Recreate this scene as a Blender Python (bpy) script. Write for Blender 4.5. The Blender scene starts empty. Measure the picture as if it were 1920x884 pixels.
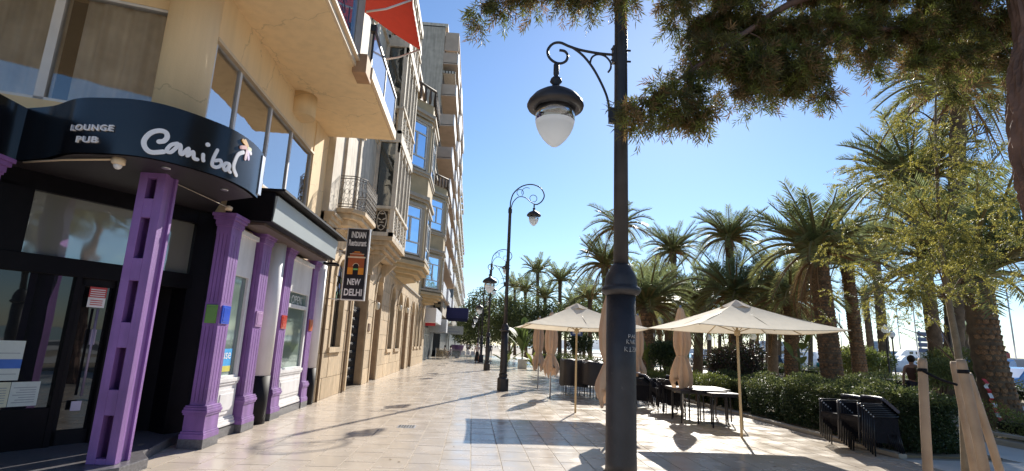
import bpy, bmesh, math, random
import numpy as np
from mathutils import Vector, Matrix
R = math.radians
rng = np.random.default_rng(7)
random.seed(7)
SC = bpy.context.scene
COL = SC.collection

# ---------------------------------------------------------------- camera
CAM_H = 1.6
ROWS = np.array([[0.99646871, -0.05471196, -0.06369232],
                 [-0.07337259, -0.19858226, -0.9773339],
                 [0.04082369, 0.97855592, -0.20189537]])
cd = bpy.data.cameras.new('camera'); cam = bpy.data.objects.new('camera', cd); COL.objects.link(cam)
cd.sensor_width = 36; cd.lens = 36 * 999 / 1920; cd.clip_start = 0.05; cd.clip_end = 6000
m = Matrix.Identity(4)
for i in range(3):
    for j in range(3):
        m[i][j] = ROWS[i, j]
m[2][3] = CAM_H
cam.matrix_world = m
SC.camera = cam

# ---------------------------------------------------------------- sky, sun, exposure
SUN_EL, SUN_AZ = 31.5, 21.5            # azimuth clockwise from +Y (the street direction)
w = bpy.data.worlds.new('World'); SC.world = w; w.use_nodes = True
nt = w.node_tree; bg = nt.nodes['Background']
sky = nt.nodes.new('ShaderNodeTexSky'); sky.sky_type = 'NISHITA'; sky.sun_disc = False
sky.sun_elevation = R(SUN_EL); sky.sun_rotation = R(SUN_AZ)
sky.air_density = 1.05; sky.dust_density = 0.12; sky.ozone_density = 5.6; sky.altitude = 0
nt.links.new(sky.outputs[0], bg.inputs[0]); bg.inputs[1].default_value = 0.092
sd = bpy.data.lights.new('sun', 'SUN'); sd.energy = 4.7; sd.angle = R(0.55); sd.color = (1.0, 0.94, 0.84)
so = bpy.data.objects.new('sun', sd); COL.objects.link(so)
S = Vector((math.sin(R(SUN_AZ)) * math.cos(R(SUN_EL)), math.cos(R(SUN_AZ)) * math.cos(R(SUN_EL)), math.sin(R(SUN_EL))))
so.rotation_euler = S.to_track_quat('Z', 'Y').to_euler(); so.location = S * 60
SC.view_settings.view_transform = 'Standard'; SC.view_settings.look = 'None'
SC.view_settings.exposure = 0.80; SC.view_settings.gamma = 1.0
SC.cycles.max_bounces = 6; SC.cycles.transparent_max_bounces = 12; SC.cycles.caustics_reflective = False
SC.cycles.caustics_refractive = False

def ray(x, y):
    d = ROWS @ np.array([x - 960, 442 - y, -999.0]); return d
def at(x, y, Y):
    """measured position: the point seen at (x, y) in the photograph that stands Y metres up the street"""
    d = ray(x, y); t = Y / d[1]; return Vector((d[0] * t, Y, CAM_H + d[2] * t))
def ground(x, y, z=0.0):
    d = ray(x, y); t = (z - CAM_H) / d[2]; return Vector((d[0] * t, d[1] * t, z))

# ---------------------------------------------------------------- materials
MATS = {}
def mat(name, col, rough=0.6, metal=0.0, var=0.12, scale=6.0, bump=0.0, bscale=None, rand=0.0, island=0.0, col2=None,
        trans=0.0, coat=0.0, spec=None, detail=4.0, streak=0.0, chips=None, cracks=0.0, world=False):
    if name in MATS: return MATS[name]
    M_ = bpy.data.materials.new(name); M_.use_nodes = True; n = M_.node_tree; N = n.nodes; L = n.links
    b = N['Principled BSDF']; b.inputs['Roughness'].default_value = rough; b.inputs['Metallic'].default_value = metal
    if coat: b.inputs['Coat Weight'].default_value = coat; b.inputs['Coat Roughness'].default_value = 0.08
    if spec is not None: b.inputs['Specular IOR Level'].default_value = spec
    tc = N.new('ShaderNodeTexCoord'); crd = N.new('ShaderNodeNewGeometry').outputs['Position'] if world else tc.outputs['Object']
    nz = N.new('ShaderNodeTexNoise'); nz.inputs['Scale'].default_value = scale; nz.inputs['Detail'].default_value = detail
    L.new(crd, nz.inputs['Vector'])
    mx = N.new('ShaderNodeMix'); mx.data_type = 'RGBA'
    c = Vector(col[:3])
    lo = c * (1 - var) if col2 is None else Vector(col2[:3]); hi = c * (1 + var) if col2 is None else c
    mx.inputs[6].default_value = (*lo, 1); mx.inputs[7].default_value = (*hi, 1)
    rm = N.new('ShaderNodeMapRange'); rm.inputs[1].default_value = 0.3; rm.inputs[2].default_value = 0.7
    L.new(nz.outputs[0], rm.inputs[0]); L.new(rm.outputs[0], mx.inputs[0])
    out = mx.outputs[2]
    if rand or island:
        hs = N.new('ShaderNodeHueSaturation')
        mr = N.new('ShaderNodeMapRange')
        r_ = rand or island
        mr.inputs[3].default_value = 1 - r_; mr.inputs[4].default_value = 1 + r_
        if rand: oi = N.new('ShaderNodeObjectInfo'); L.new(oi.outputs['Random'], mr.inputs[0])
        else: oi = N.new('ShaderNodeNewGeometry'); L.new(oi.outputs['Random Per Island'], mr.inputs[0])
        L.new(mr.outputs[0], hs.inputs['Value']); L.new(out, hs.inputs['Color']); out = hs.outputs[0]
    if streak:                                            # rain streaks and grime running down the surface
        mp_ = N.new('ShaderNodeMapping'); mp_.inputs['Scale'].default_value = (5, 5, 0.45); L.new(crd, mp_.inputs[0])
        ns = N.new('ShaderNodeTexNoise'); ns.inputs['Scale'].default_value = 1.0; ns.inputs['Detail'].default_value = 7; L.new(mp_.outputs[0], ns.inputs['Vector'])
        rs_ = N.new('ShaderNodeMapRange'); rs_.inputs[1].default_value = .42; rs_.inputs[2].default_value = .68; rs_.inputs[3].default_value = 1.0; rs_.inputs[4].default_value = 1 - streak
        L.new(ns.outputs[0], rs_.inputs[0]); h2 = N.new('ShaderNodeHueSaturation'); L.new(rs_.outputs[0], h2.inputs['Value']); L.new(out, h2.inputs['Color']); out = h2.outputs[0]
    if cracks:                                            # hairline cracks in the render
        vz = N.new('ShaderNodeTexVoronoi'); vz.feature = 'DISTANCE_TO_EDGE'; vz.inputs['Scale'].default_value = cracks
        nd = N.new('ShaderNodeTexNoise'); nd.inputs['Scale'].default_value = 3; nd.inputs['Detail'].default_value = 6; L.new(tc.outputs['Object'], nd.inputs['Vector'])
        va = N.new('ShaderNodeVectorMath'); va.operation = 'MULTIPLY_ADD'; va.inputs[1].default_value = (.5, .5, .5); L.new(nd.outputs['Color'], va.inputs[0]); L.new(tc.outputs['Object'], va.inputs[2]); L.new(va.outputs[0], vz.inputs['Vector'])
        rk = N.new('ShaderNodeMapRange'); rk.inputs[1].default_value = 0.0; rk.inputs[2].default_value = .006; rk.inputs[3].default_value = .74; L.new(vz.outputs['Distance'], rk.inputs[0])
        h3 = N.new('ShaderNodeHueSaturation'); L.new(rk.outputs[0], h3.inputs['Value']); L.new(out, h3.inputs['Color']); out = h3.outputs[0]
    if chips:                                             # small worn or chipped patches
        nc = N.new('ShaderNodeTexNoise'); nc.inputs['Scale'].default_value = 14; nc.inputs['Detail'].default_value = 9; nc.inputs['Roughness'].default_value = .75; L.new(crd, nc.inputs['Vector'])
        rc = N.new('ShaderNodeMapRange'); rc.inputs[1].default_value = .645; rc.inputs[2].default_value = .68; L.new(nc.outputs[0], rc.inputs[0])
        mc = N.new('ShaderNodeMix'); mc.data_type = 'RGBA'; L.new(rc.outputs[0], mc.inputs[0]); L.new(out, mc.inputs[6]); mc.inputs[7].default_value = (*chips, 1); out = mc.outputs[2]
    L.new(out, b.inputs['Base Color'])
    if bump:
        n2 = N.new('ShaderNodeTexNoise'); n2.inputs['Scale'].default_value = bscale or scale * 5; n2.inputs['Detail'].default_value = 6
        L.new(crd, n2.inputs['Vector'])
        bp = N.new('ShaderNodeBump'); bp.inputs['Strength'].default_value = bump; bp.inputs['Distance'].default_value = 0.02
        L.new(n2.outputs[0], bp.inputs['Height']); L.new(bp.outputs[0], b.inputs['Normal'])
    if trans:
        t = N.new('ShaderNodeBsdfTranslucent'); L.new(out, t.inputs[0])
        ms = N.new('ShaderNodeMixShader'); ms.inputs[0].default_value = trans
        L.new(b.outputs[0], ms.inputs[1]); L.new(t.outputs[0], ms.inputs[2])
        L.new(ms.outputs[0], N['Material Output'].inputs[0])
    MATS[name] = M_
    return M_
def glass(name, tint=(0.8, 0.85, 0.9), refl=0.5, behind=None, rough=0.02, add=0.0, wobble=0.05):
    """window glass: fresnel mirror over either clear transparency or a dark body colour"""
    if name in MATS: return MATS[name]
    M_ = bpy.data.materials.new(name); M_.use_nodes = True; n = M_.node_tree; N = n.nodes; L = n.links
    N.remove(N['Principled BSDF'])
    g = N.new('ShaderNodeBsdfGlossy'); g.inputs[0].default_value = (*tint, 1); g.inputs['Roughness'].default_value = rough
    if behind is None: t = N.new('ShaderNodeBsdfTransparent'); t.inputs[0].default_value = (0.95, 0.94, 0.92, 1)
    else: t = N.new('ShaderNodeBsdfDiffuse'); t.inputs[0].default_value = (*behind, 1)
    fr = N.new('ShaderNodeFresnel'); fr.inputs[0].default_value = 1.5
    mp = N.new('ShaderNodeMapRange'); mp.inputs[3].default_value = add; mp.inputs[4].default_value = 1.0
    L.new(fr.outputs[0], mp.inputs[0])
    tc = N.new('ShaderNodeTexCoord'); nz = N.new('ShaderNodeTexNoise'); nz.inputs['Scale'].default_value = 1.3
    L.new(tc.outputs['Object'], nz.inputs['Vector'])
    bp = N.new('ShaderNodeBump'); bp.inputs['Strength'].default_value = wobble; bp.inputs['Distance'].default_value = 0.05
    L.new(nz.outputs[0], bp.inputs['Height']); L.new(bp.outputs[0], g.inputs['Normal'])
    ms = N.new('ShaderNodeMixShader'); L.new(mp.outputs[0], ms.inputs[0])
    L.new(t.outputs[0], ms.inputs[1]); L.new(g.outputs[0], ms.inputs[2]); L.new(ms.outputs[0], N['Material Output'].inputs[0])
    MATS[name] = M_
    return M_

BEIGE = mat('beige_plaster', (0.86, 0.645, 0.385), 0.85, var=0.04, scale=0.7, streak=.09, cracks=.4, bump=0.15, bscale=40)
CREAM = mat('cream_trim', (0.70, 0.55, 0.38), 0.7, var=0.06)
STONE = mat('sandstone', (0.58, 0.44, 0.28), 0.75, var=0.14, scale=3.5, bump=0.4, bscale=22, rand=0.14, streak=.2, world=True)
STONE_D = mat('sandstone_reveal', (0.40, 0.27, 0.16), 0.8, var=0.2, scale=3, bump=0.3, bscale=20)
JOINT = mat('dark_joint', (0.13, 0.095, 0.06), 0.9)
PURPLE = mat('purple_paint', (0.255, 0.12, 0.365), 0.5, var=0.2, scale=2.0, bump=0.2, bscale=60, streak=.32, chips=(.38, .32, .42))
BLACKP = mat('black_paint', (0.006, 0.005, 0.007), 0.45, var=0.2, spec=.12)
BLACKM = mat('black_matt', (0.009, 0.008, 0.010), 0.6, var=0.2, spec=.2)
WHITE = mat('white_paint', (0.74, 0.72, 0.72), 0.5, var=0.06, scale=3, streak=.12)
WHITEG = mat('white_letter', (0.85, 0.84, 0.86), 0.3, var=0.02)
CANOPYF = mat('grey_panel', (0.42, 0.46, 0.46), 0.45, var=0.04, scale=1)
METAL = mat('brushed_metal', (0.55, 0.55, 0.57), 0.35, metal=0.9, var=0.05)
IRON = mat('black_iron', (0.028, 0.024, 0.026), 0.48, var=0.35, scale=5, bump=0.2, bscale=40, streak=.3, chips=(.075, .065, .06))
GREY = mat('grey_plaster', (0.52, 0.45, 0.36), 0.85, var=0.15, scale=2, bump=0.2, streak=.25)
GREYD = mat('weathered_grey_stone', (0.46, 0.40, 0.33), 0.85, var=0.25, scale=4, bump=0.4)
PALE = mat('pale_stone', (0.66, 0.58, 0.47), 0.8, var=0.14, scale=3, bump=0.3, streak=.3)
CURT = mat('curtain_fabric', (0.84, 0.76, 0.66), 0.9, var=0.25, scale=2.2, trans=0.2)
GL_UP = glass('clear_window_glass', tint=(.95, .95, .95), add=.06)
GL_STREET = glass('street_window_glass', tint=(.95, .97, 1), add=0.40, wobble=.12)
GL_BLUE = glass('blue_reflecting_glass', tint=(0.62, 0.80, 1.0), behind=(0.05, 0.10, 0.18), add=0.62, wobble=.25)
GL_DARK = glass('dark_window_glass', behind=(0.012, 0.013, 0.014), add=0.04)
GL_FROST = glass('frosted_window_glass', tint=(0.75, 0.85, 0.95), behind=(0.22, 0.23, 0.20), add=0.22, rough=0.12)
GL_SHOP = glass('shop_window_glass', tint=(0.7, 0.8, 0.8), behind=(0.17, 0.22, 0.20), add=0.12, rough=0.05)

# ---------------------------------------------------------------- mesh builder
class MB:
    def __init__(s, xf=None): s.V = []; s.F = []; s.M = []; s.S = []; s.xf = xf
    def add(s, vs, fs, m=0, smooth=False):
        o = len(s.V)
        for v in vs:
            v = Vector(v)
            if s.xf is not None: v = s.xf @ v
            s.V.append(tuple(v))
        for f in fs: s.F.append(tuple(i + o for i in f)); s.M.append(m); s.S.append(smooth)
        return s
    def box(s, x0, y0, z0, x1, y1, z1, m=0):
        if x0 > x1: x0, x1 = x1, x0
        if y0 > y1: y0, y1 = y1, y0
        if z0 > z1: z0, z1 = z1, z0
        return s.add([(x0,y0,z0),(x1,y0,z0),(x1,y1,z0),(x0,y1,z0),(x0,y0,z1),(x1,y0,z1),(x1,y1,z1),(x0,y1,z1)],
                     [(0,3,2,1),(4,5,6,7),(0,1,5,4),(1,2,6,5),(2,3,7,6),(3,0,4,7)], m)
    def prism(s, poly, z0, z1, m=0):
        n = len(poly)
        return s.add([(x, y, z0) for x, y in poly] + [(x, y, z1) for x, y in poly],
                     [tuple(range(n))[::-1], tuple(range(n, 2*n))] + [(i, (i+1) % n, n + (i+1) % n, n + i) for i in range(n)], m)
    def xprism(s, poly, x0, x1, m=0):           # poly in (y, z), extruded along x
        n = len(poly)
        return s.add([(x0, y, z) for y, z in poly] + [(x1, y, z) for y, z in poly],
                     [tuple(range(n))[::-1], tuple(range(n, 2*n))] + [(i, (i+1) % n, n + (i+1) % n, n + i) for i in range(n)], m)
    def tube(s, path, r, n=8, m=0, closed_ends=True, smooth=True):
        P = [Vector(p) for p in path]; k = len(P)
        rr = r if hasattr(r, '__len__') else [r] * k
        T = [(P[min(i+1, k-1)] - P[max(i-1, 0)]).normalized() for i in range(k)]
        a = Vector((0, 0, 1)) if abs(T[0].z) < 0.9 else Vector((1, 0, 0))
        u = T[0].cross(a).normalized(); vs = []
        for i in range(k):
            u = (u - T[i] * u.dot(T[i])).normalized(); v = T[i].cross(u)
            for j in range(n):
                t = 2 * math.pi * j / n
                vs.append(P[i] + (u * math.cos(t) + v * math.sin(t)) * rr[i])
        fs = [(i*n + j, i*n + (j+1) % n, (i+1)*n + (j+1) % n, (i+1)*n + j) for i in range(k-1) for j in range(n)]
        s.add(vs, fs, m, smooth)
        if closed_ends:
            o = len(s.V) - k * n
            s.F.append(tuple(range(o, o + n))[::-1]); s.M.append(m); s.S.append(False)
            s.F.append(tuple(range(o + (k-1)*n, o + k*n))); s.M.append(m); s.S.append(False)
        return s
    def lathe(s, prof, n=16, c=(0, 0, 0), m=0, smooth=True, rot=0.0, sq=1.0):
        c = Vector(c); k = len(prof)
        vs = [c + Vector((r * math.cos(rot + 2*math.pi*j/n), sq * r * math.sin(rot + 2*math.pi*j/n), z)) for r, z in prof for j in range(n)]
        fs = [(i*n + j, i*n + (j+1) % n, (i+1)*n + (j+1) % n, (i+1)*n + j) for i in range(k-1) for j in range(n)]
        o = len(s.V); s.add(vs, fs, m, smooth)
        s.F.append(tuple(range(o, o + n))[::-1]); s.M.append(m); s.S.append(False)
        s.F.append(tuple(range(o + (k-1)*n, o + k*n))); s.M.append(m); s.S.append(False)
        return s
    def sphere(s, c, r, m=0, n=10, k=7, sz=1.0):
        prof = [(max(1e-3, r * math.sin(math.pi*i/k)), -r * sz * math.cos(math.pi*i/k)) for i in range(k+1)]
        return s.lathe(prof, n, c, m)
    def mesh(s, name, mats):
        me = bpy.data.meshes.new(name); me.from_pydata(s.V, [], s.F)
        mats = mats if isinstance(mats, (list, tuple)) else [mats]
        for x in mats: me.materials.append(x)
        me.polygons.foreach_set('material_index', s.M); me.polygons.foreach_set('use_smooth', s.S)
        me.update(); return me
    def build(s, name, mats, parent=None, bevel=0.0, loc=None):
        me = s.mesh(name, mats); return link(name, me, parent, bevel, loc)
def link(name, me, parent=None, bevel=0.0, loc=None):
    o = bpy.data.objects.new(name, me); COL.objects.link(o)
    if parent is not None: o.parent = parent
    if loc is not None: o.location = loc
    if bevel:
        b = o.modifiers.new('bevel', 'BEVEL'); b.width = bevel; b.segments = 2; b.limit_method = 'ANGLE'; b.angle_limit = R(40)
    return o
def tag(o, label=None, cat=None, group=None, kind=None):
    if label: o['label'] = label
    if cat: o['category'] = cat
    if group: o['group'] = group
    if kind: o['kind'] = kind
    return o
def thing(name, label, cat, loc=(0, 0, 0), rz=0.0, group=None):
    o = bpy.data.objects.new(name, None); COL.objects.link(o); o.location = loc; o.rotation_euler = (0, 0, rz)
    o.empty_display_size = 0.2
    return tag(o, label, cat, group)
def copy_tree(o, parent=None):
    c = o.copy(); COL.objects.link(c)
    if parent is not None: c.parent = parent
    for ch in [x for x in CH.get(o.name, [])]: copy_tree(ch, c)
    return c
CH = {}
def index_children(root):
    CH[root.name] = list(root.children)
    for c in root.children: index_children(c)
def numesh(name, V, F, mats, mi=None, smooth=False):
    me = bpy.data.meshes.new(name); V = np.asarray(V, np.float32); F = np.asarray(F, np.int32)
    me.vertices.add(len(V)); me.vertices.foreach_set('co', V.ravel())
    k = F.shape[1]; me.loops.add(F.size); me.loops.foreach_set('vertex_index', F.ravel())
    me.polygons.add(len(F)); me.polygons.foreach_set('loop_start', np.arange(0, F.size, k, dtype=np.int32))
    for x in (mats if isinstance(mats, (list, tuple)) else [mats]): me.materials.append(x)
    if mi is not None: me.polygons.foreach_set('material_index', np.asarray(mi, np.int32))
    if smooth: me.polygons.foreach_set('use_smooth', np.ones(len(F), bool))
    else: me.polygons.foreach_set('use_smooth', np.zeros(len(F), bool))
    me.update(calc_edges=True); me.validate(); return me
def unit(a): return a / np.maximum(1e-9, np.linalg.norm(a, axis=-1, keepdims=True))
def leaves(P, D, N, L, W):
    """rhombic leaves: base P, direction D, normal N, length L, width W"""
    D = unit(D); B = unit(np.cross(D, N)); Nn = np.cross(B, D)
    L = np.broadcast_to(L, len(P))[:, None]; W = np.broadcast_to(W, len(P))[:, None]
    V = np.stack([P, P + D*L*0.45 + B*W*0.5 + Nn*L*0.04, P + D*L, P + D*L*0.45 - B*W*0.5 + Nn*L*0.04], 1).reshape(-1, 3)
    F = np.arange(len(P)*4).reshape(-1, 4)
    return V, F
def rand_dirs(n, g=rng): return unit(g.normal(size=(n, 3)))
_tx = {}
def text_mesh(txt, size=1.0, depth=0.02, bold=0.0, spacing=1.0):
    cu = bpy.data.curves.new('lettering', 'FONT'); cu.body = txt; cu.size = size; cu.extrude = depth; cu.offset = bold
    cu.align_x = 'LEFT'; cu.space_character = spacing; cu.resolution_u = 3
    o = bpy.data.objects.new('lettering', cu); COL.objects.link(o)
    dg = bpy.context.evaluated_depsgraph_get(); me = bpy.data.meshes.new_from_object(o.evaluated_get(dg))
    bpy.data.objects.remove(o); return me
def text_fit(txt, w, h, f, mat_, parent, name='lettering', depth=0.004, bold=0.0, spacing=1.0):
    """lettering fitted to a w x h box; f maps (u, v, d) to a point"""
    me = text_mesh(txt, 1.0, 0.5, bold, spacing)
    co = np.array([v.co[:] for v in me.vertices]); mn = co.min(0); mxx = co.max(0)
    for v in me.vertices:
        u = (v.co.x - mn[0]) / (mxx[0] - mn[0]) * w; vv = (v.co.y - mn[1]) / (mxx[1] - mn[1]) * h; d = (v.co.z + 0.5) * depth
        v.co = f(u, vv, d)
    me.materials.clear(); me.materials.append(mat_)
    return link(name, me, parent)
# ---------------------------------------------------------------- ground, pavement, park paths, sea
SOIL = mat('dry_soil', (0.20, 0.15, 0.09), 0.95, var=0.3, scale=1.5, bump=0.5, bscale=12)
def paving_mat(name, col, rand=0.0, island=0.0):
    M_ = mat(name, col, 0.2, var=0.07, scale=1.1, rand=rand, island=island, detail=8, world=True, chips=(.40, .34, .27))
    n = M_.node_tree; N = n.nodes; L = n.links; b = N['Principled BSDF']
    tc = N.new('ShaderNodeTexCoord'); nz = N.new('ShaderNodeTexNoise'); nz.inputs['Scale'].default_value = 2.1; nz.inputs['Detail'].default_value = 7
    geo = N.new('ShaderNodeNewGeometry'); L.new(geo.outputs['Position'], nz.inputs['Vector'])
    mr = N.new('ShaderNodeMapRange'); mr.inputs[1].default_value = 0.3; mr.inputs[2].default_value = 0.75
    mr.inputs[3].default_value = 0.14; mr.inputs[4].default_value = 0.36
    L.new(nz.outputs[0], mr.inputs[0]); L.new(mr.outputs[0], b.inputs['Roughness'])
    return M_
PAVE = paving_mat('polished_marble_paving', (0.555, 0.48, 0.395), rand=0.012)
PAVEI = paving_mat('polished_marble_paving_far', (0.555, 0.48, 0.395), island=0.012)
PAVEJ = mat('paving_joint', (0.30, 0.245, 0.185), 0.7)
PATHM = mat('park_path_paving', (0.58, 0.53, 0.46), 0.6, var=0.12, scale=0.8, bump=0.1, island=0.06)
KERB = mat('kerb_stone', (0.42, 0.36, 0.28), 0.8, var=0.15, scale=3, bump=0.2, rand=0.1)
ASPH = mat('asphalt', (0.055, 0.055, 0.058), 0.9, var=0.2, scale=8)
def sheet(name, x0, y0, x1, y1, z, m_, nx=1, ny=1):
    b = MB(); b.box(x0, y0, z - 0.3, x1, y1, z, 0); return tag(b.build(name, m_), kind='structure')
sheet('ground', -600, -200, 900, 2500, -0.012, mat('city_ground', (0.30, 0.26, 0.21), 0.9, var=0.15, scale=0.05))
pv = MB(); pv.box(-8.5, -40, -0.2, 7.3, 130, -0.006, 0); pave = tag(pv.build('pavement', PAVEJ), kind='structure')
# slabs: 0.42 across the street, 0.62 along it, each course shifted; the nearest are objects of their own
TW, TL, GAP = 0.42, 0.64, 0.0042
tilem = MB(); c_ = 0.004
tilem.add([(-TW/2+GAP, -TL/2+GAP, -0.03), (TW/2-GAP, -TL/2+GAP, -0.03), (TW/2-GAP, TL/2-GAP, -0.03), (-TW/2+GAP, TL/2-GAP, -0.03),
           (-TW/2+GAP+c_, -TL/2+GAP+c_, 0), (TW/2-GAP-c_, -TL/2+GAP+c_, 0), (TW/2-GAP-c_, TL/2-GAP-c_, 0), (-TW/2+GAP+c_, TL/2-GAP-c_, 0)],
          [(4,5,6,7), (0,1,5,4), (1,2,6,5), (2,3,7,6), (3,0,4,7)])
tile_me = tilem.mesh('paving_slab', PAVE)
tiles = []; rest = []
ncol = int((7.3 + 4.6) / TW)
for i in range(-9, ncol):
    x = -4.55 + (i + 0.5) * TW
    if x > 7.2 or x < -8.2: continue
    off = (i % 2) * TL / 2
    for j in range(-8, 120):
        y = j * TL + off
        d = math.hypot(x, y); px = 960 + 999 * x / max(y, 0.1)
        vis = y > 4.6 and -200 < px < 2100 and x > -4.3
        (tiles if vis else rest).append((d, x, y))
tiles.sort(); near, far = tiles[:300], tiles[300:] + rest
for d, x, y in near:
    o = link('paving_slab', tile_me, pave, loc=(x, y, random.uniform(-0.0008, 0.0008)))
V = []; F = []
base = np.array(tilem.V)
for k, (d, x, y) in enumerate(far): V.append(base + np.array([x, y, random.uniform(-0.0008, 0.0008)]))
V = np.concatenate(V); f0 = np.array([(4,5,6,7), (0,1,5,4), (1,2,6,5), (2,3,7,6), (3,0,4,7)])
F = (f0[None] + (np.arange(len(far)) * 8)[:, None, None]).reshape(-1, 4)
tag(link('paving_slabs', numesh('paving_slabs', V, F, PAVEI), pave), kind='stuff')
# drain grate
t = thing('drain_grate', 'small square dark drain grate set in the polished pavement', 'drain', (-1.16, 10.84, 0.003))
b = MB(); b.box(-0.17, -0.17, -0.004, 0.17, 0.17, 0.001, 0); b.build('frame', METAL, t)
b = MB()
for i in range(6):
    for j in range(6): b.box(-0.145 + i*0.05, -0.145 + j*0.05, 0.0012, -0.11 + i*0.05, -0.11 + j*0.05, 0.0022, 0)
b.build('grille', mat('grate_dark', (0.02, 0.02, 0.02), 0.8), t)
b = MB(); r_ = random.Random(21)
for i in range(40):
    x, y, a = r_.uniform(-2.5, 6.5), r_.uniform(6, 16), r_.uniform(0, 6.28); l_ = r_.uniform(.015, .04); c, s_ = math.cos(a), math.sin(a)
    b.add([(x, y, .004), (x+c*l_-s_*.3*l_, y+s_*l_+c*.3*l_, .010), (x+2*c*l_, y+2*s_*l_, .006), (x+c*l_+s_*.3*l_, y+s_*l_-c*.3*l_, .008)], [(0, 3, 2, 1)])
tag(b.build('fallen_leaves', mat('dry_leaf', (.16, .10, .04), .8)), 'few small dry leaves scattered over the paving', 'leaves', kind='stuff')
# park: soil bed under hedge, paths, kerbs
sheet('planting_bed', 7.46, 9.2, 9.3, 60, 0.03, SOIL)
sheet('park_path', 9.45, -10, 10.95, 60, 0.0, PATHM)
sheet('park_ground', 11.2, -10, 34, 120, 0.06, mat('park_soil', (0.30, 0.24, 0.16), 0.95, var=0.35, scale=0.35, bump=0.3, bscale=6))
sheet('side_pavement', 7.3, -10, 9.45, 9.0, -0.002, PATHM)
sheet('park_walk', 15.6, -10, 21.8, 120, 0.075, PATHM)
sheet('harbour_walk', 27, -10, 34.1, 160, 0.075, PATHM)
sheet('road', 36, -60, 52, 400, 0.0, ASPH)
sheet('quay', 52, -60, 62, 400, 0.05, PATHM)
kerbs = tag(MB().box(7.34, 9.1, -0.1, 7.46, 60, 0.03, 0).build('kerb_base', KERB), kind='structure')
kb = MB(); kb.box(-0.075, -0.495, 0, 0.075, 0.495, 0.06); kme = kb.mesh('kerb_stone', KERB)
for i in range(26): link('kerb_stone', kme, kerbs, loc=(7.40, 9.6 + i, 0.0))
k2 = tag(MB().box(11.0, 2, -0.1, 11.24, 60, 0.1, 0).build('kerb_step', KERB), kind='structure')
for i in range(24): link('kerb_stone', kme, k2, loc=(11.07, 7.5 + i, 0.04))
for i in range(24): link('kerb_stone', kme, k2, loc=(11.24, 7.0 + i, 0.15))
for i in range(40): link('kerb_stone', kme, k2, loc=(21.9, 16.5 + i, 0.14))
for i in range(40): link('kerb_stone', kme, k2, loc=(27.0, 18.5 + i, 0.10))
WATER = mat('harbour_water', (0.03, 0.10, 0.16), 0.12, var=0.2, scale=0.3, bump=0.3, bscale=1.5)
sheet('harbour_water', 62.1, -150, 895, 2400, 0.012, WATER)
# ================================================================ corner building with the pub on its ground floor
pub = thing('corner_building', 'beige plastered corner building with a black and purple pub on its ground floor', 'building')
SOF = 6.8
# walls ------------------------------------------------
b = MB()
b.box(-4.45, 8.85, 0, -4.12, 13.7, 3.3, 0)                       # behind the shopfront
b.box(-8.0, 8.9, 0, -4.45, 13.7, 3.9, 0)
b.build('ground_floor_wall', BEIGE, pub)
b = MB()
b.box(-4.4, 8.2, 3.9, -4.1, 13.7, 4.36, 0); b.box(-4.4, 8.85, 3.3, -4.1, 13.7, 3.9, 0)                       # band under the windows
b.box(-4.4, 7.3, 5.97, -4.1, 12.6, SOF, 0)                       # beam over the windows
b.box(-4.4, 12.6, 4.36, -4.08, 13.72, SOF, 0)                    # end pier
b.box(-4.13, 7.6, 5.93, -4.06, 12.6, 5.985, 1)
b.box(-8, 13.4, 3.3, -4.39, 13.7, SOF, 0)
b.build('upper_wall', [BEIGE, CREAM], pub)
MB().lathe([(0.3, 6.3), (0.3, SOF)], 20, (-4.02, 11.25, 0)).build('beam_end', BEIGE, pub)
MB().lathe([(0.33, 4.09), (0.33, SOF)], 28, (-4.3, 7.33, 0)).build('corner_column', BEIGE, pub)
# street side window strip
ys = [7.7, 8.6, 10.0, 11.2, 12.6]
for k in range(4):
    y0, y1 = ys[k], ys[k+1]
    wn = MB()
    for (a0, a1, z0, z1) in ((y0, y0+.035, 4.36, 5.97), (y1-.035, y1, 4.36, 5.97), (y0, y1, 4.36, 4.41), (y0, y1, 5.93, 5.97)):
        wn.box(-4.2, a0, z0, -4.125, a1, z1)
    f = wn.build('window', WHITE, pub)
    MB().box(-4.165, y0+.03, 4.4, -4.155, y1-.03, 5.94).build('pane', GL_STREET, f)
    c = MB(); n = int((y1-y0)/0.05)
    pts = [(-4.26 + 0.035*math.sin(i*1.5) + 0.02*math.sin(i*0.6+k), y0 + (y1-y0)*i/n) for i in range(n+1)]
    vs = [(x, y, 4.37) for x, y in pts] + [(x, y, 5.95) for x, y in pts]
    c.add(vs, [(i, i+1, n+2+i, n+1+i) for i in range(n)], 0, True); c.build('curtain', CURT, f)
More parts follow.
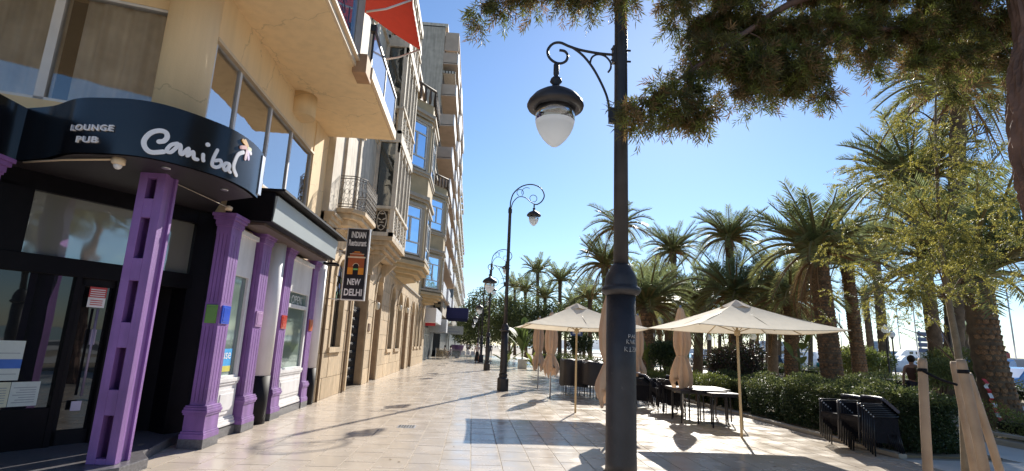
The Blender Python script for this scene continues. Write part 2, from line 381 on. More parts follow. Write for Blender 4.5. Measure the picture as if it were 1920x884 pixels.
# camera side wall with the big window (runs left and back from the corner column)
D2 = Vector((-0.965, -0.264, 0)); N2 = Vector((0.264, -0.965, 0))
X2 = Matrix(((D2.x, N2.x, 0, -4.5), (D2.y, N2.y, 0, 7.30), (0, 0, 1, 0), (0, 0, 0, 1)))   # s, n, z
b = MB(X2); b.box(-0.1, -0.3, 4.09, 6, -0.02, 4.52, 0); b.box(-0.1, -0.3, 6.16, 6, -0.02, SOF, 0)
b.box(4.2, -0.3, 4.5, 6, -0.02, 6.2, 0); b.build('side_wall', BEIGE, pub)
for k, (s0, s1) in enumerate(((0.0, 1.42), (1.42, 2.8), (2.8, 4.2))):
    wn = MB(X2)
    for (a0, a1, z0, z1) in ((s0, s0+.05, 4.52, 6.16), (s1-.06, s1, 4.52, 6.16), (s0, s1, 4.52, 4.56), (s0, s1, 6.12, 6.16)):
        wn.box(a0, -0.13, z0, a1, -0.03, z1)
    f = wn.build('window', WHITE, pub)
    MB(X2).box(s0+.04, -0.09, 4.55, s1-.05, -0.08, 6.13).build('pane', GL_UP, f)
    c = MB(X2); n = 46
    w0 = s0 + (0.0 if k != 0 else 0.02)
    pts = [(w0 + (s1-w0)*i/n, -0.17 + 0.03*math.sin(i*1.1) + 0.02*math.sin(i*0.45+1)) for i in range(n+1)]
    vs = [(x, y, 4.53) for x, y in pts] + [(x, y, 6.15) for x, y in pts]
    fs = [(i, i+1, n+2+i, n+1+i) for i in range(n) if not (k == 0 and 37 < i < 43)]
    c.add(vs, fs, 0, True); c.build('curtain', CURT, f)
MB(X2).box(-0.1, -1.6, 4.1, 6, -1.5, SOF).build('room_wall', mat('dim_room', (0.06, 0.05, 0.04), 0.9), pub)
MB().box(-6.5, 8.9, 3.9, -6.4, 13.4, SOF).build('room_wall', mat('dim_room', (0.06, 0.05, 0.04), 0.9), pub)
# projecting upper floors: soffit, edges, glazing
b = MB()
b.prism([(-9, 2.0), (-2.62, 2.0), (-2.60, 10.2), (-9, 10.2)], SOF, SOF+.25, 0)
b.prism([(-9, 10.2), (-2.40, 10.2), (-2.40, 13.55), (-9, 13.7)], SOF, SOF+.22, 0)
b.build('soffit', BEIGE, pub)
b = MB()
b.box(-2.62, 2, SOF+.02, -2.56, 10.0, SOF+.13, 0); b.box(-2.60, 2, SOF+.135, -2.50, 10.0, SOF+.20, 0)
b.box(-2.40, 10.2, SOF+.02, -2.33, 13.6, SOF+.26, 0); b.box(-2.42, 13.55, SOF+.02, -4.0, 13.62, SOF+.2, 0)
b.build('edge_moulding', CREAM, pub, bevel=0.01)
MB().prism([(-2.63, 9.75), (-2.36, 9.75), (-2.36, 10.25), (-2.63, 10.25)], SOF-.10, SOF+.3, 0).build('corbel', mat('brown_render', (0.42, 0.25, 0.14), 0.8), pub, bevel=.01)
up = MB(); up.box(-2.8, 9.55, SOF+.2, -2.58, 10.05, 10.2, 0); up.box(-9, 2, 10.2, -2.7, 10.05, 13.2, 0); up.box(-9, 10.05, 9.8, -3.7, 13.6, 13.2, 0)
up.box(-9, 10.04, SOF+.2, -3.75, 13.6, 9.8, 1); up.box(-9, 2, 7.5, -3.0, 9.6, 10.2, 0)
up.build('upper_storey', [mat('taupe_render', (0.36, 0.31, 0.26), 0.8, var=0.1), PALE], pub)
f = MB()
for y in (2, 4, 6, 7.9, 9.5): f.box(-2.66, y, SOF+.2, -2.60, y+.06, 10.2, 0)
f.box(-2.66, 2, SOF+.2, -2.60, 9.55, SOF+.26, 0); f.box(-2.66, 2, 8.2, -2.60, 9.55, 8.26, 0)
f = f.build('window', METAL, pub)
MB().box(-2.64, 2, SOF+.25, -2.635, 9.55, 10.2).build('pane', glass('pale_blue_glass', tint=(0.8, 0.9, 1), behind=(0.10, 0.16, 0.26), add=0.25), f)
text_fit('ORT S.L', 2.25, 0.34, lambda u, v, d: (-2.633 + d, 7.15 + u, 7.35 + v), mat('navy_print', (0.015, 0.02, 0.06), 0.5), f)
text_fit('MPORT EXPORT', 1.9, 0.13, lambda u, v, d: (-2.633 + d, 7.15 + u, 7.12 + v), mat('navy_print', (0.015, 0.02, 0.06), 0.5), f)
# balcony glazing on the far part
f = MB(); f.box(-2.44, 10.27, 7.96, -2.38, 13.5, 8.02, 0)
for y in (10.3, 11.9, 13.44): f.box(-2.43, y, SOF+.2, -2.39, y+.04, 8.0, 0)
f.box(-2.47, 10.22, 7.9, -2.35, 10.34, 8.05)
f = f.build('balcony_railing', IRON, pub)
for y in (10.36, 11.95):
    MB().box(-2.415, y, SOF+.24, -2.405, y+1.5, 7.93).build('glass_panel', glass('pale_balustrade_glass', tint=(0.85, 0.9, 1), behind=(0.42, 0.48, 0.58), add=0.25), f)
MB().box(-3.76, 10.9, 7.0, -3.72, 12.6, 9.3).build('balcony_door', WHITE, pub)

# ---------------------------------------------------------------- pub shopfront
D1 = Vector((-0.571, -0.821, 0)); N1 = Vector((0.821, -0.571, 0))
X1 = Matrix(((D1.x, N1.x, 0, -4.40), (D1.y, N1.y, 0, 8.60), (0, 0, 1, 0), (0, 0, 0, 1)))   # s to the left, n outward
front = thing('pub_shopfront', 'black pub entrance front with glass doors, papers on the pane and a frosted transom window', 'shopfront')
b = MB(X1)
b.box(-0.25, -0.5, 0, 0.05, 0.0, 3.5); b.box(0.05, -0.5, 3.28, 6, 0.0, 3.52); b.box(0.0, -0.5, 2.25, 6, 0.02, 2.48)
b.box(2.08, -0.5, 2.4, 6, 0.0, 3.4); b.box(0.9, -0.3, 0, 1.0, 0.02, 2.3); b.box(1.40, -0.3, 0, 1.47, 0.01, 2.3); b.box(2.5, -0.3, 0, 6, 0.0, 2.3)
b.box(1.40, -0.3, 0, 2.6, 0.0, 0.60)
b.build('frame', BLACKP, front, bevel=0.006)
b = MB(X1); b.box(0.03, -0.10, 2.46, 2.1, -0.08, 3.3); b.build('transom_window', glass('transom_glass', tint=(0.62, 0.66, 0.66), behind=(0.28, 0.28, 0.24), add=0.42, rough=0.05, wobble=.2), front)  # grey-olive body colour carries part of the bright reflection
dr = MB(X1); dr.box(0.93, -0.12, 0.02, 1.0, -0.04, 2.25); dr.box(1.34, -0.12, 0.02, 1.40, -0.04, 2.25); dr.box(0.93, -0.12, 0.02, 1.40, -0.04, 0.3); dr.box(0.93, -.12, 2.15, 1.40, -.04, 2.25)
dr = dr.build('door', BLACKM, front)
LGM = mat('lilac_grey_metal', (0.30, 0.25, 0.34), 0.4, metal=0.3)
MB(X1).tube([(1.16, -0.0, 0.72), (1.16, -0.0, 1.86)], 0.017, 8).build('handle', LGM, dr)
MB(X1).box(1.13, -0.03, 1.38, 1.19, 0.01, 1.58).build('lock', LGM, dr)
MB(X1).box(1.14, -0.02, 0.54, 1.25, 0.0, 0.66).build('letter_plate', mat('pale_lilac_plate', (0.5, 0.46, 0.58), 0.4), dr)
MB(X1).box(0.98, -0.09, 0.28, 1.36, -0.08, 2.2).build('pane', GL_DARK, dr)
MB(X1).box(1.47, -0.06, 0.6, 2.5, -0.05, 2.26).build('pane', GL_DARK, front)
MB(X1).box(-0.1, -0.9, 0, 1.0, -0.88, 2.3).build('inner_door', mat('inner_dark', (0.015, 0.012, 0.015), 0.3), front)
MB(X1).box(0.55, -0.86, 0.5, 0.9, -0.855, 2.0).build('inner_pane', GL_DARK, front)
MB().box(-7.6, 8.80, 0, -4.02, 8.84, 3.5).build('dark_return', BLACKM, front)
MB().box(-8.4, 3.0, 0, -7.6, 8.8, 3.5).build('dark_back', BLACKM, front)
# notices on the glass
PAPER = mat('pale_paper', (0.62, 0.66, 0.62), 0.7, var=0.04, scale=20); PBLUE = mat('blue_print', (0.05, 0.16, 0.55), 0.5)
INK = mat('grey_ink', (0.28, 0.30, 0.33), 0.6); REDP = mat('red_print', (0.50, 0.05, 0.05), 0.5)
def notice(s0, s1, z0, z1, paper, lines, blue=None):
    pp = MB(X1); pp.box(s0, -0.045, z0, s1, -0.043, z1, 0)
    for k in range(lines):
        z = z0 + (z1-z0)*(.15 + .7*k/lines); pp.box(s0+.03, -0.0428, z, s1-.03-0.03*(k % 3), -0.0425, z+0.008, 1)
    if blue: pp.box(s0, -0.0422, blue[0], s1, -0.0416, blue[1], 2)
    pp.build('notice', [paper, INK, PBLUE], front)
notice(1.60, 1.88, 0.63, 0.92, PAPER, 7)
notice(1.885, 2.2, 0.63, 0.92, mat('cream_paper', (0.66, 0.64, 0.48), 0.7, var=0.04), 7)
notice(1.83, 2.12, 0.94, 1.41, PAPER, 4, (1.08, 1.19))
pp = MB(X1); pp.box(1.11, 0.03, 2.0, 1.31, 0.034, 2.14, 1); pp.box(1.11, 0.03, 1.87, 1.31, 0.034, 2.0, 0)
for k in range(4): pp.box(1.125, 0.0342, 2.015 + k*0.028, 1.295, 0.035, 2.028 + k*0.028, 0)
for k in range(3): pp.box(1.14, 0.0342, 1.90 + k*0.028, 1.28, 0.035, 1.912 + k*0.028, 1)
pp.build('warning_notice', [mat('white_print', (0.75, 0.73, 0.72), 0.6), REDP], front)
# step
MB(Matrix.Identity(4)).prism([(-8, 1.0), (-4.3, 5.0), (-4.0, 6.2), (-3.76, 6.5), (-3.74, 7.0), (-4.0, 7.35), (-4.35, 9.2), (-8, 9.2)], 0.0, 0.12).build('step', mat('dark_granite', (0.13, 0.125, 0.13), 0.35, var=0.3, scale=30), front, bevel=0.01)

# purple columns
LIL = mat('purple_raised', (0.26, 0.10, 0.38), 0.35, var=0.08)
def square_ring(b, x0, y0, x1, y1, z0, z1, e, m_=0): b.box(x0-e, y0-e, z0, x1+e, y1+e, z1, m_)
lat = thing('lattice_column', 'square purple column with tall slots, standing on the pub step under the sign', 'column', (-4.035, 6.745, 0.12))
b = MB(); hw, hd = 0.155, 0.14; zt = 3.42
slots = [(0.06, 0.52), (0.80, 1.27), (1.56, 2.05), (2.32, 2.82), (3.06, 3.32)]
b.box(-hw, -hd, 0, -0.055, -hd+.09, zt); b.box(0.055, -hd, 0, hw, -hd+.09, zt)
zz = 0
for s0, s1 in slots: b.box(-0.055, -hd, zz, 0.055, -hd+.09, s0); zz = s1
b.box(-0.055, -hd, zz, 0.055, -hd+.09, zt)
b.box(-hw+.03, -hd+.09, 0, -hw+.06, hd-.05, zt); b.box(hw-.06, -hd+.09, 0, hw-.03, hd-.05, zt)
b.box(-hw, hd-.05, 0, hw, hd, zt)
b.build('shaft', PURPLE, lat, bevel=0.004)

def pilaster(name, label, x0, y0, x1, y1, colf, cols, zcap=3.40):
    """fluted purple pilaster with moulded base, capital and a coloured glass tile on each face"""
    t = thing(name, label, 'pilaster', ((x0+x1)/2, (y0+y1)/2, 0)); hx, hy = (x1-x0)/2, (y1-y0)/2
    b = MB(); b.box(-hx-.03, -hy-.03, 0, hx+.03, hy+.03, 0.13); b.build('plinth', mat('dark_granite', (0.13, 0.125, 0.13), 0.35, var=0.3, scale=30), t, bevel=.004)
    b = MB()
    for z0, z1, e in ((.13, .20, .028), (.20, .23, .018), (.23, .45, .005), (.45, .48, .022), (.48, .52, .032), (.52, .555, .02), (.555, .58, .008)):
        square_ring(b, -hx, -hy, hx, hy, z0, z1, e)
    b.build('base', PURPLE, t, bevel=.004)
    b = MB(); ix, iy = hx-.03, hy-.03; b.box(-ix+.011, -iy+.011, .58, ix-.012, iy-.012, zcap-.2)
    for (z0, z1) in ((.62, 1.70), (2.05, zcap-.32)):                       # ribs between the flutes
        nx = 4 if ix > .1 else 3; ny = 4 if iy > .15 else 3
        for k in range(nx):
            cx = -ix + (2*ix) * (k+.5)/nx; b.box(cx-ix/nx*.84, -iy-.0, z0, cx+ix/nx*.84, -iy+.02, z1)
        for k in range(ny):
            cy = -iy + (2*iy) * (k+.5)/ny; b.box(ix-.02, cy-iy/ny*.84, z0, ix, cy+iy/ny*.84, z1)
    b.box(-ix, -iy, .58, ix, iy, .62); b.box(-ix, -iy, 1.70, ix, iy, 2.05); b.box(-ix, -iy, zcap-.32, ix, iy, zcap-.2)
    b.build('shaft', PURPLE, t)
    b = MB()
    for z0, z1, e in ((zcap-.2, zcap-.17, -.015), (zcap-.17, zcap-.10, -.005), (zcap-.10, zcap-.05, .02), (zcap-.05, zcap, .04)):
        square_ring(b, -hx, -hy, hx, hy, z0, z1, e)
    b.build('capital', PURPLE, t, bevel=.004)
    if colf is not None:
        b = MB(); b.box(-ix*.72, -iy-.022, 1.74, ix*.72, -iy+.0, 2.01, 0); b.box(-ix*.6, -iy-.026, 1.77, ix*.6, -iy-.02, 1.98, 0); b.build('front_tile', colf, t, bevel=.004)
    b = MB(); b.box(ix, -iy*.72, 1.74, ix+.022, iy*.72, 2.01, 0); b.box(ix+.02, -iy*.5, 1.77, ix+.028, iy*.5, 1.98, 0); b.build('side_tile', cols, t, bevel=.004)
    return t
TG = mat('green_tile', (0.13, 0.30, 0.04), 0.3); TB = mat('blue_tile', (0.03, 0.10, 0.62), 0.2, coat=0.5); TR = mat('red_tile', (0.55, 0.04, 0.03), 0.2, coat=.5)
TO = mat('orange_tile', (0.55, 0.12, 0.04), 0.3); TP = mat('pink_tile', (0.42, 0.25, 0.45), 0.3)
pilaster('purple_pilaster', 'wide fluted purple pilaster with green and blue tiles at the pub corner', -3.99, 8.20, -3.71, 8.62, TG, TB)
pilaster('purple_pilaster', 'fluted purple pilaster with a pink tile, left of the first white round column', -4.0, 9.60, -3.76, 10.06, None, TP)
pilaster('purple_pilaster', 'slim fluted purple pilaster with a shiny red tile, right of the first white round column', -4.0, 11.0, -3.80, 11.45, None, TR)
pilaster('purple_pilaster', 'last fluted purple pilaster with an orange tile beside the sandstone building', -4.05, 13.0, -3.84, 13.42, None, TO)
pilaster('purple_pilaster', 'purple pilaster at the left end of the pub entrance, near the photo edge', -5.6, 5.75, -5.27, 6.08, None, PURPLE, zcap=3.42)
for (y, lab) in ((10.62, 'round column painted white above and black below between two purple pilasters'), (13.83, 'round column painted white above and black below beside the sandstone wall')):
    t = thing('round_column', lab, 'column', (-3.97, y, 0))
    r = .22 if y < 12 else .17
    MB().lathe([(r, .86), (r, 3.5)], 24).build('upper_shaft', WHITE, t); MB().lathe([(r+.006, 0), (r+.006, .86)], 24).build('lower_shaft', BLACKM, t)
# shop windows between the pilasters
def shop_window(label, y0, y1, split):
    t = thing('shop_window', label, 'window', (-3.89, y0, 0)); L_ = y1-y0
    b = MB(); b.box(-.08, 0, 0.14, .0, L_, .88); b.box(-.08, 0, 2.62, 0, L_, 3.28)
    for (a0, a1, z0, z1, e) in ((.0, L_, .84, .90, .035), (.0, L_, .80, .84, .02), (.08, L_-.08, .34, .72, .018), (.14, L_-.14, .40, .66, .03), (0, L_, .16, .20, .05), (0, L_, .20, .25, .035), (0, L_, .25, .28, .02)):
        b.box(0, a0, z0, e, a1, z1)
    b.box(0, 0, 3.2, .05, L_, 3.28)
    b.build('panelling', WHITE, t, bevel=.003)
    b = MB(); b.box(-.06, 0, .9, .0, .1, 2.62); b.box(-.06, L_-.1, .9, .0, L_, 2.62); b.box(-.06, .1, 2.54, 0, L_-.1, 2.62); b.box(-.06, .1, .9, 0, L_-.1, .94)
    if split: b.box(-.06, .1, 2.2, 0.01, L_-.1, 2.28)
    b.build('window_frame', WHITE, t, bevel=.004)
    MB().box(-.05, .1, .93, -.045, L_-.1, 2.55).build('pane', GL_SHOP, t)
    MB().box(-.05, 0, 0, .06, L_, .14).build('sill', mat('dark_granite', (0.13, 0.125, 0.13), 0.35, var=0.3, scale=30), t)
    return t
t = shop_window('narrow white shop window with a blue sticker between two purple pilasters', 8.8, 9.55, False)
b = MB(); b.box(-.044, .12, 1.0, -.04, .5, 1.36, 0); b.box(-.0395, .12, 1.0, -.0385, .5, 1.09, 1); b.build('sticker', [mat('sky_blue_sticker', (0.05, 0.35, 0.72), 0.5), mat('yellow_sticker', (0.6, 0.55, 0.1), 0.5)], t)
text_fit('use', .3, .1, lambda u, v, d: (-.039 + d, .16 + u, 1.2 + v), WHITEG, t, depth=.002)
t = shop_window('wide white shop window with a divided pane and moulded panelling below', 11.5, 12.95, True)
text_fit('OPEN', .7, .18, lambda u, v, d: (-.043 + d, .35 + u, 2.3 + v), mat('pale_etching', (0.6, 0.62, 0.6), 0.5), t, depth=.002)
MB().box(-4.13, 8.75, 3.28, -3.98, 13.6, 3.36).build('top_rail', CREAM, pub)

# black canopy box with grey front
can = thing('shop_canopy', 'black box canopy with a plain pale grey front over the white shop windows', 'canopy')
b = MB(); b.box(-4.08, 8.66, 3.40, -3.34, 12.75, 3.90); b.build('box', BLACKP, can, bevel=.006)
b = MB(); b.add([(-3.335, 8.70, 3.42), (-3.335, 12.7, 3.42), (-3.30, 12.7, 3.84), (-3.30, 8.70, 3.84), (-3.345, 8.70, 3.42), (-3.345, 12.7, 3.42), (-3.345, 12.7, 3.84), (-3.345, 8.70, 3.84)],
    [(0,1,2,3), (4,7,6,5), (0,4,5,1), (1,5,6,2), (2,6,7,3), (3,7,4,0)]); b.build('front_panel', CANOPYF, can)
b = MB(); b.box(-4.08, 8.6, 3.90, -3.16, 12.95, 3.94); b.build('lid', BLACKM, can)
b = MB(); b.box(-3.9, 8.8, 3.36, -3.5, 12.7, 3.40); b.build('underside', mat('brown_board', (0.10, 0.07, 0.06), 0.6), can)

# curved fascia sign
FP = [(-5.45,4.2),(-5.47,5.2),(-5.5,6.1),(-5.5,6.4),(-5.1,6.27),(-4.64,6.0),(-4.28,5.93),(-3.95,5.92),(-3.68,6.02),(-3.42,6.28),(-3.2,6.65),(-3.12,7.1),(-3.15,7.55)]
def fine(P_, n=8):
    """smooth the plan curve beyond the cusp, keeping its arc length close"""
    out = [Vector(p) for p in P_[:3]]
    Q = [Vector(p) for p in P_[3:]]
    for i in range(len(Q)-1):
        p0, p1, p2, p3 = Q[max(i-1, 0)], Q[i], Q[i+1], Q[min(i+2, len(Q)-1)]
        for k in range(n):
            t = k/n
            out.append(0.5*((2*p1) + (-p0+p2)*t + (2*p0-5*p1+4*p2-p3)*t*t + (-p0+3*p1-3*p2+p3)*t**3))
    out.append(Q[-1]); return out
FC = fine(FP); FS = [0.0]
for i in range(1, len(FC)): FS.append(FS[-1] + (FC[i]-FC[i-1]).length)
_raw = [0.0]
for i in range(1, len(FP)): _raw.append(_raw[-1] + (Vector(FP[i])-Vector(FP[i-1])).length)
FK = FS[-1] / _raw[-1]
def fpt(s, z, d=0.0):
    s = max(0, min(FS[-1]-1e-4, s*FK)); i = 0
    while FS[i+1] < s: i += 1
    t = (s-FS[i])/(FS[i+1]-FS[i]); a = FC[i].lerp(FC[i+1], t)
    j0, j1 = max(i-1, 0), min(i+2, len(FC)-1); tg = (FC[j1]-FC[j0]).normalized() if i > 3 else (FC[i+1]-FC[i]).normalized()
    return Vector((a.x + tg.y*d, a.y - tg.x*d, z))
sign = thing('fascia_sign', 'glossy black curved sign band over the pub door with white script lettering and flower', 'sign')
FASC = mat('gloss_black_sign', (0.006, 0.006, 0.008), 0.22, var=0.2, spec=.5)
b = MB(); n = len(FC)
b.add([(p.x, p.y, 3.5) for p in FC] + [(p.x, p.y, 4.16) for p in FC], [(i, i+1, n+1+i, n+i) for i in range(n-1)], 0, True)
ins = [fpt(s/FK, 0, -0.05) for s in FS]
b.add([(p.x, p.y, 3.5) for p in ins] + [(p.x, p.y, 4.16) for p in ins], [(i+1, i, n+i, n+1+i) for i in range(n-1)], 0, True)
b.add([(p.x, p.y, 4.16) for p in FC] + [(p.x, p.y, 4.16) for p in ins], [(i, i+1, n+1+i, n+i) for i in range(n-1)], 0)
e, f_ = FC[-1], ins[-1]; b.add([(e.x, e.y, 3.5), (f_.x, f_.y, 3.5), (f_.x, f_.y, 4.16), (e.x, e.y, 4.16)], [(0, 3, 2, 1)], 0)
b.build('band', FASC, sign)
b = MB(); poly = [(p.x, p.y) for p in ins] + [(-3.8, 7.9), (-4.3, 8.75), (-8.2, 8.75), (-8.2, 4.2)]
b.prism(poly, 3.505, 3.56, 0); b.build('soffit_board', mat('dark_soffit', (0.03, 0.026, 0.03), 0.5), sign)
b = MB(); b.prism(poly, 4.05, 4.08, 0); b.build('roof_board', BLACKM, sign)
def stroke(pts, wd):
    P_ = [Vector((p[0], p[1])) for p in pts]
    if len(P_) > 2:                                      # round the hand lettering
        Q = []
        for i in range(len(P_)-1):
            p0, p1, p2, p3 = P_[max(i-1, 0)], P_[i], P_[i+1], P_[min(i+2, len(P_)-1)]
            for k in range(5):
                t = k/5; Q.append(0.5*((2*p1) + (-p0+p2)*t + (2*p0-5*p1+4*p2-p3)*t*t + (-p0+3*p1-3*p2+p3)*t**3))
        Q.append(P_[-1]); P_ = Q
    b = MB()
    for ii, p in enumerate(P_):                          # joints
        m_ = 10; dd = 0.012 + 0.0004*(ii % 3)
        vs = [fpt(p.x + wd/2*math.cos(2*math.pi*k/m_), p.y + wd/2*math.sin(2*math.pi*k/m_), dd) for k in range(m_)]
        vs2 = [fpt(p.x + wd/2*math.cos(2*math.pi*k/m_), p.y + wd/2*math.sin(2*math.pi*k/m_), 0.001) for k in range(m_)]
        b.add(vs + vs2, [tuple(range(m_))] + [(k, m_+k, m_+(k+1) % m_, (k+1) % m_) for k in range(m_)])
    for ii in range(len(P_)-1):
        a, c = P_[ii], P_[ii+1]; dv = c-a
        if dv.length < 1e-5: continue
        nn = Vector((-dv.y, dv.x)).normalized()*wd/2; dd = 0.0132 + 0.0003*(ii % 2)
        q = [a+nn, a-nn, c-nn, c+nn]
        vs = [fpt(v.x, v.y, dd) for v in q] + [fpt(v.x, v.y, 0.001) for v in q]
        b.add(vs, [(0,1,2,3), (0,4,5,1), (1,5,6,2), (2,6,7,3), (3,7,4,0)])
    return b
ST = [[(4.135,3.706),(4.18,3.728),(4.203,3.78),(4.183,3.832),(4.116,3.834),(4.042,3.782),(3.999,3.686),(4.023,3.604),(4.086,3.566),(4.194,3.601)],
 [(4.313,3.739),(4.252,3.70),(4.221,3.624),(4.268,3.621),(4.341,3.733),(4.358,3.637),(4.38,3.626)],
 [(4.38,3.626),(4.436,3.718),(4.436,3.628),(4.489,3.695),(4.51,3.623),(4.551,3.619)],
 [(4.607,3.70),(4.612,3.65),(4.621,3.628)],
 [(4.768,3.815),(4.735,3.70),(4.732,3.61),(4.79,3.598),(4.845,3.645),(4.83,3.70),(4.765,3.675)],
 [(4.962,3.70),(4.905,3.69),(4.885,3.63),(4.925,3.605),(4.972,3.69),(4.968,3.62),(5.0,3.605)],
 [(5.186,3.941),(5.089,3.875),(5.044,3.744),(5.05,3.665),(5.111,3.601)]]
for k, s_ in enumerate(ST): stroke(s_, 0.052 if k in (0, 6) else 0.042).build('letter', WHITEG, sign)
stroke([(4.64, 3.838), (4.643, 3.838)], 0.055).build('letter', WHITEG, sign)
PET = [((5.143,4.087),(5.245,4.055),(.60,.30,.03)), ((5.19,4.10),(5.26,4.05),(.55,.24,.03)), ((5.12,3.985),(5.24,4.03),(.55,.25,.25)), ((5.34,4.034),(5.27,4.03),(.60,.62,.35)),
       ((5.247,3.875),(5.26,4.0),(.62,.45,.52)), ((5.32,3.90),(5.28,3.99),(.50,.40,.68)), ((5.36,3.99),(5.29,4.02),(.70,.66,.74))]
for i, (a, c, cc) in enumerate(PET): stroke([a, ((a[0]+c[0])/2, (a[1]+c[1])/2), c], 0.05).build('petal', mat('petal_paint_%d' % i, cc, 0.5, var=0.05), sign)
text_fit('LOUNGE', .50, .072, lambda u, v, d: fpt(3.18+u, 3.755+v, d), WHITEG, sign, depth=.025, bold=.02, spacing=1.15)
text_fit('PUB', .25, .072, lambda u, v, d: fpt(3.285+u, 3.613+v, d), WHITEG, sign, depth=.025, bold=.02, spacing=1.1)
# end brackets, security camera, cable, soffit spots
MB().box(-3.24, 7.50, 3.55, -3.13, 7.60, 4.12).build('end_cap', METAL, sign)
t = thing('security_camera', 'small cream security camera hanging under the curved pub sign', 'camera', (-4.13, 6.1, 3.44))
MB().lathe([(.07, .07), (.07, .0), (.055, -.01)], 8).build('housing', CREAM, t); MB().sphere((0, 0, -.02), .045, n=12).build('lens', WHITE, t)
cb = MB().tube([(-5.36, 6.36, 3.47), (-4.8, 6.2, 3.48), (-4.2, 6.1, 3.49)], .012, 6).build('cable', CREAM); tag(cb, 'pale cable clipped under the curved sign leading to the camera', 'cable')
t = thing('wall_sensor', 'small pale round lamp on top of the wide purple pilaster', 'lamp', (-3.8, 8.15, 3.43)); MB().lathe([(.03, .07), (.06, .05), (.05, 0)], 10).build('body', CREAM, t)
cb = MB().tube([(-3.95, 6.9, 3.48), (-3.86, 7.6, 3.475), (-3.8, 8.12, 3.47)], .006, 5).build('cable', GREY); tag(cb, 'thin cable under the sign from slotted column to corner pilaster', 'cable')
for (x, y, lab) in ((-3.75, 6.35, 'round spotlight in the sign soffit beside the camera'), (-3.45, 7.2, 'round spotlight in the sign soffit near its right end')):
    t = thing('spotlight', lab, 'lamp', (x, y, 3.5)); MB().lathe([(.05, .004), (.05, -.008), (.035, -.008)], 12).build('rim', METAL, t)
# red awning over the balcony of the corner building
t = thing('red_awning', 'red fabric awning stretched over the glass balcony', 'awning')
b = MB(); Yn = 7
z = lambda u: 9.75 - 1.05*u - .04*math.sin(math.pi*u)
vs = []; 
for i in range(6):
    u = i/5; x = -3.3 + 1.65*u
    vs += [(x, 10.2, z(u)), (x, 12.25, z(u)), (x, 10.2, z(u)+.012), (x, 12.25, z(u)+.012)]
fs = []
for i in range(5): o = 4*i; fs += [(o, o+1, o+5, o+4), (o+2, o+6, o+7, o+3), (o, o+4, o+6, o+2), (o+1, o+3, o+7, o+5)]
b.add(vs, fs, 0)
REDA = mat('red_awning_fabric', (0.55, 0.055, 0.025), 0.8, var=0.05, trans=0.3); b.build('fabric', REDA, t)
b = MB(); n = 40; vs = [(-1.65, 10.2+2.05*i/n, z(1)+.01) for i in range(n+1)] + [(-1.64, 10.2+2.05*i/n, z(1)-.13-.035*abs(math.sin(i*math.pi/4))) for i in range(n+1)]
b.add(vs, [(i, i+1, n+2+i, n+1+i) for i in range(n)], 0); b.build('valance', mat('cream_valance', (0.62, 0.50, 0.40), 0.8), t)
for y in (10.25, 12.2): MB().tube([(-2.6, y, 8.35), (-2.2, y, 8.45), (-1.68, y, z(1)+.01)], .022, 6).build('arm', WHITE, t)
# ================================================================ sandstone building
def holes_wall(b, X, thick, y0, y1, z0, z1, ops, m=0):
    """wall slab facing +x with rectangular openings (oy0, oy1, oz0, oz1)"""
    ops = sorted(ops); y = y0
    for (a, c, p, q) in ops:
        if a > y: b.box(X-thick, y, z0, X, a, z1, m)
        if p > z0: b.box(X-thick, a, z0, X, c, p, m)
        if q < z1: b.box(X-thick, a, q, X, c, z1, m)
        y = c
    if y < y1: b.box(X-thick, y, z0, X, y1, z1, m)
st = thing('sandstone_building', 'old sandstone building with arched openings at street level and a carved glazed bay above', 'building')
ops = [(15.1,16.2,1.35,3.85,'w'),(17.5,19.9,0.02,4.2,'g'),(21.3,22.7,0.02,4.1,'d'),(25.1,26.4,1.2,4.1,'w'),(27.6,29.2,1.2,4.1,'w'),(30.3,32.1,0.02,4.1,'d'),(33.7,35.4,0.02,4.1,'d'),(36.5,37.5,1.25,4.1,'w'),(38.4,39.6,1.25,4.1,'w'),(40.8,41.9,1.25,4.1,'w')]
XF = -3.90
b = MB(); holes_wall(b, XF-.02, .5, 13.73, 44, 0, 4.55, [o[:4] for o in ops]); b.box(-9, 13.72, 4.3, XF-.53, 24, 16.5, 1); b.box(-9, 43.5, 0, XF-.6, 44, 4.5, 1)
b.build('backing_wall', [JOINT, GREYD], st)
# coursed blocks, each its own object up to where they are too small, joined beyond
courses = [0, .55, 1.2, 1.82, 2.44, 3.06, 3.68, 4.1, 4.5]; G = .006
far_b = MB(); nb = 0; cache = {}
def block(y0, y1, z0, z1, dx=0.0):
    global nb
    if y1 - y0 < .06: return
    if y0 < 31:
        L_, H_ = round(y1-y0, 2), round(z1-z0, 2); k = (L_, H_)
        if k not in cache:
            q = MB(); q.box(-.03, G, G, .02, L_-G, H_-G); cache[k] = q.mesh('stone_block', STONE)
        link('stone_block', cache[k], st, loc=(XF+dx, y0, z0), bevel=0)
        nb += 1
    else: far_b.box(XF-.03, y0+G, z0+G, XF+.02+dx, y1-G, z1-G)
rs = random.Random(3)
for ci in range(len(courses)-1):
    z0, z1 = courses[ci], courses[ci+1]
    segs = []; y = 13.75
    for (a, c, p, q, k) in ops:
        if q > z0 + .05 and p < z1 - .05:
            segs.append((y, a)); y = c
    segs.append((y, 44))
    for (a, c) in segs:
        n = max(1, round((c-a)/1.15)); e = [a + (c-a)*i/n for i in range(n+1)]
        for i in range(1, n):
            e[i] += (0.22 if ci % 2 else -0.22) + rs.uniform(-.08, .08)
        for i in range(n): block(e[i], e[i+1], z0, z1, rs.choice((0, 0, .008)))
tag(far_b.build('stone_blocks', STONE, st), kind='stuff')
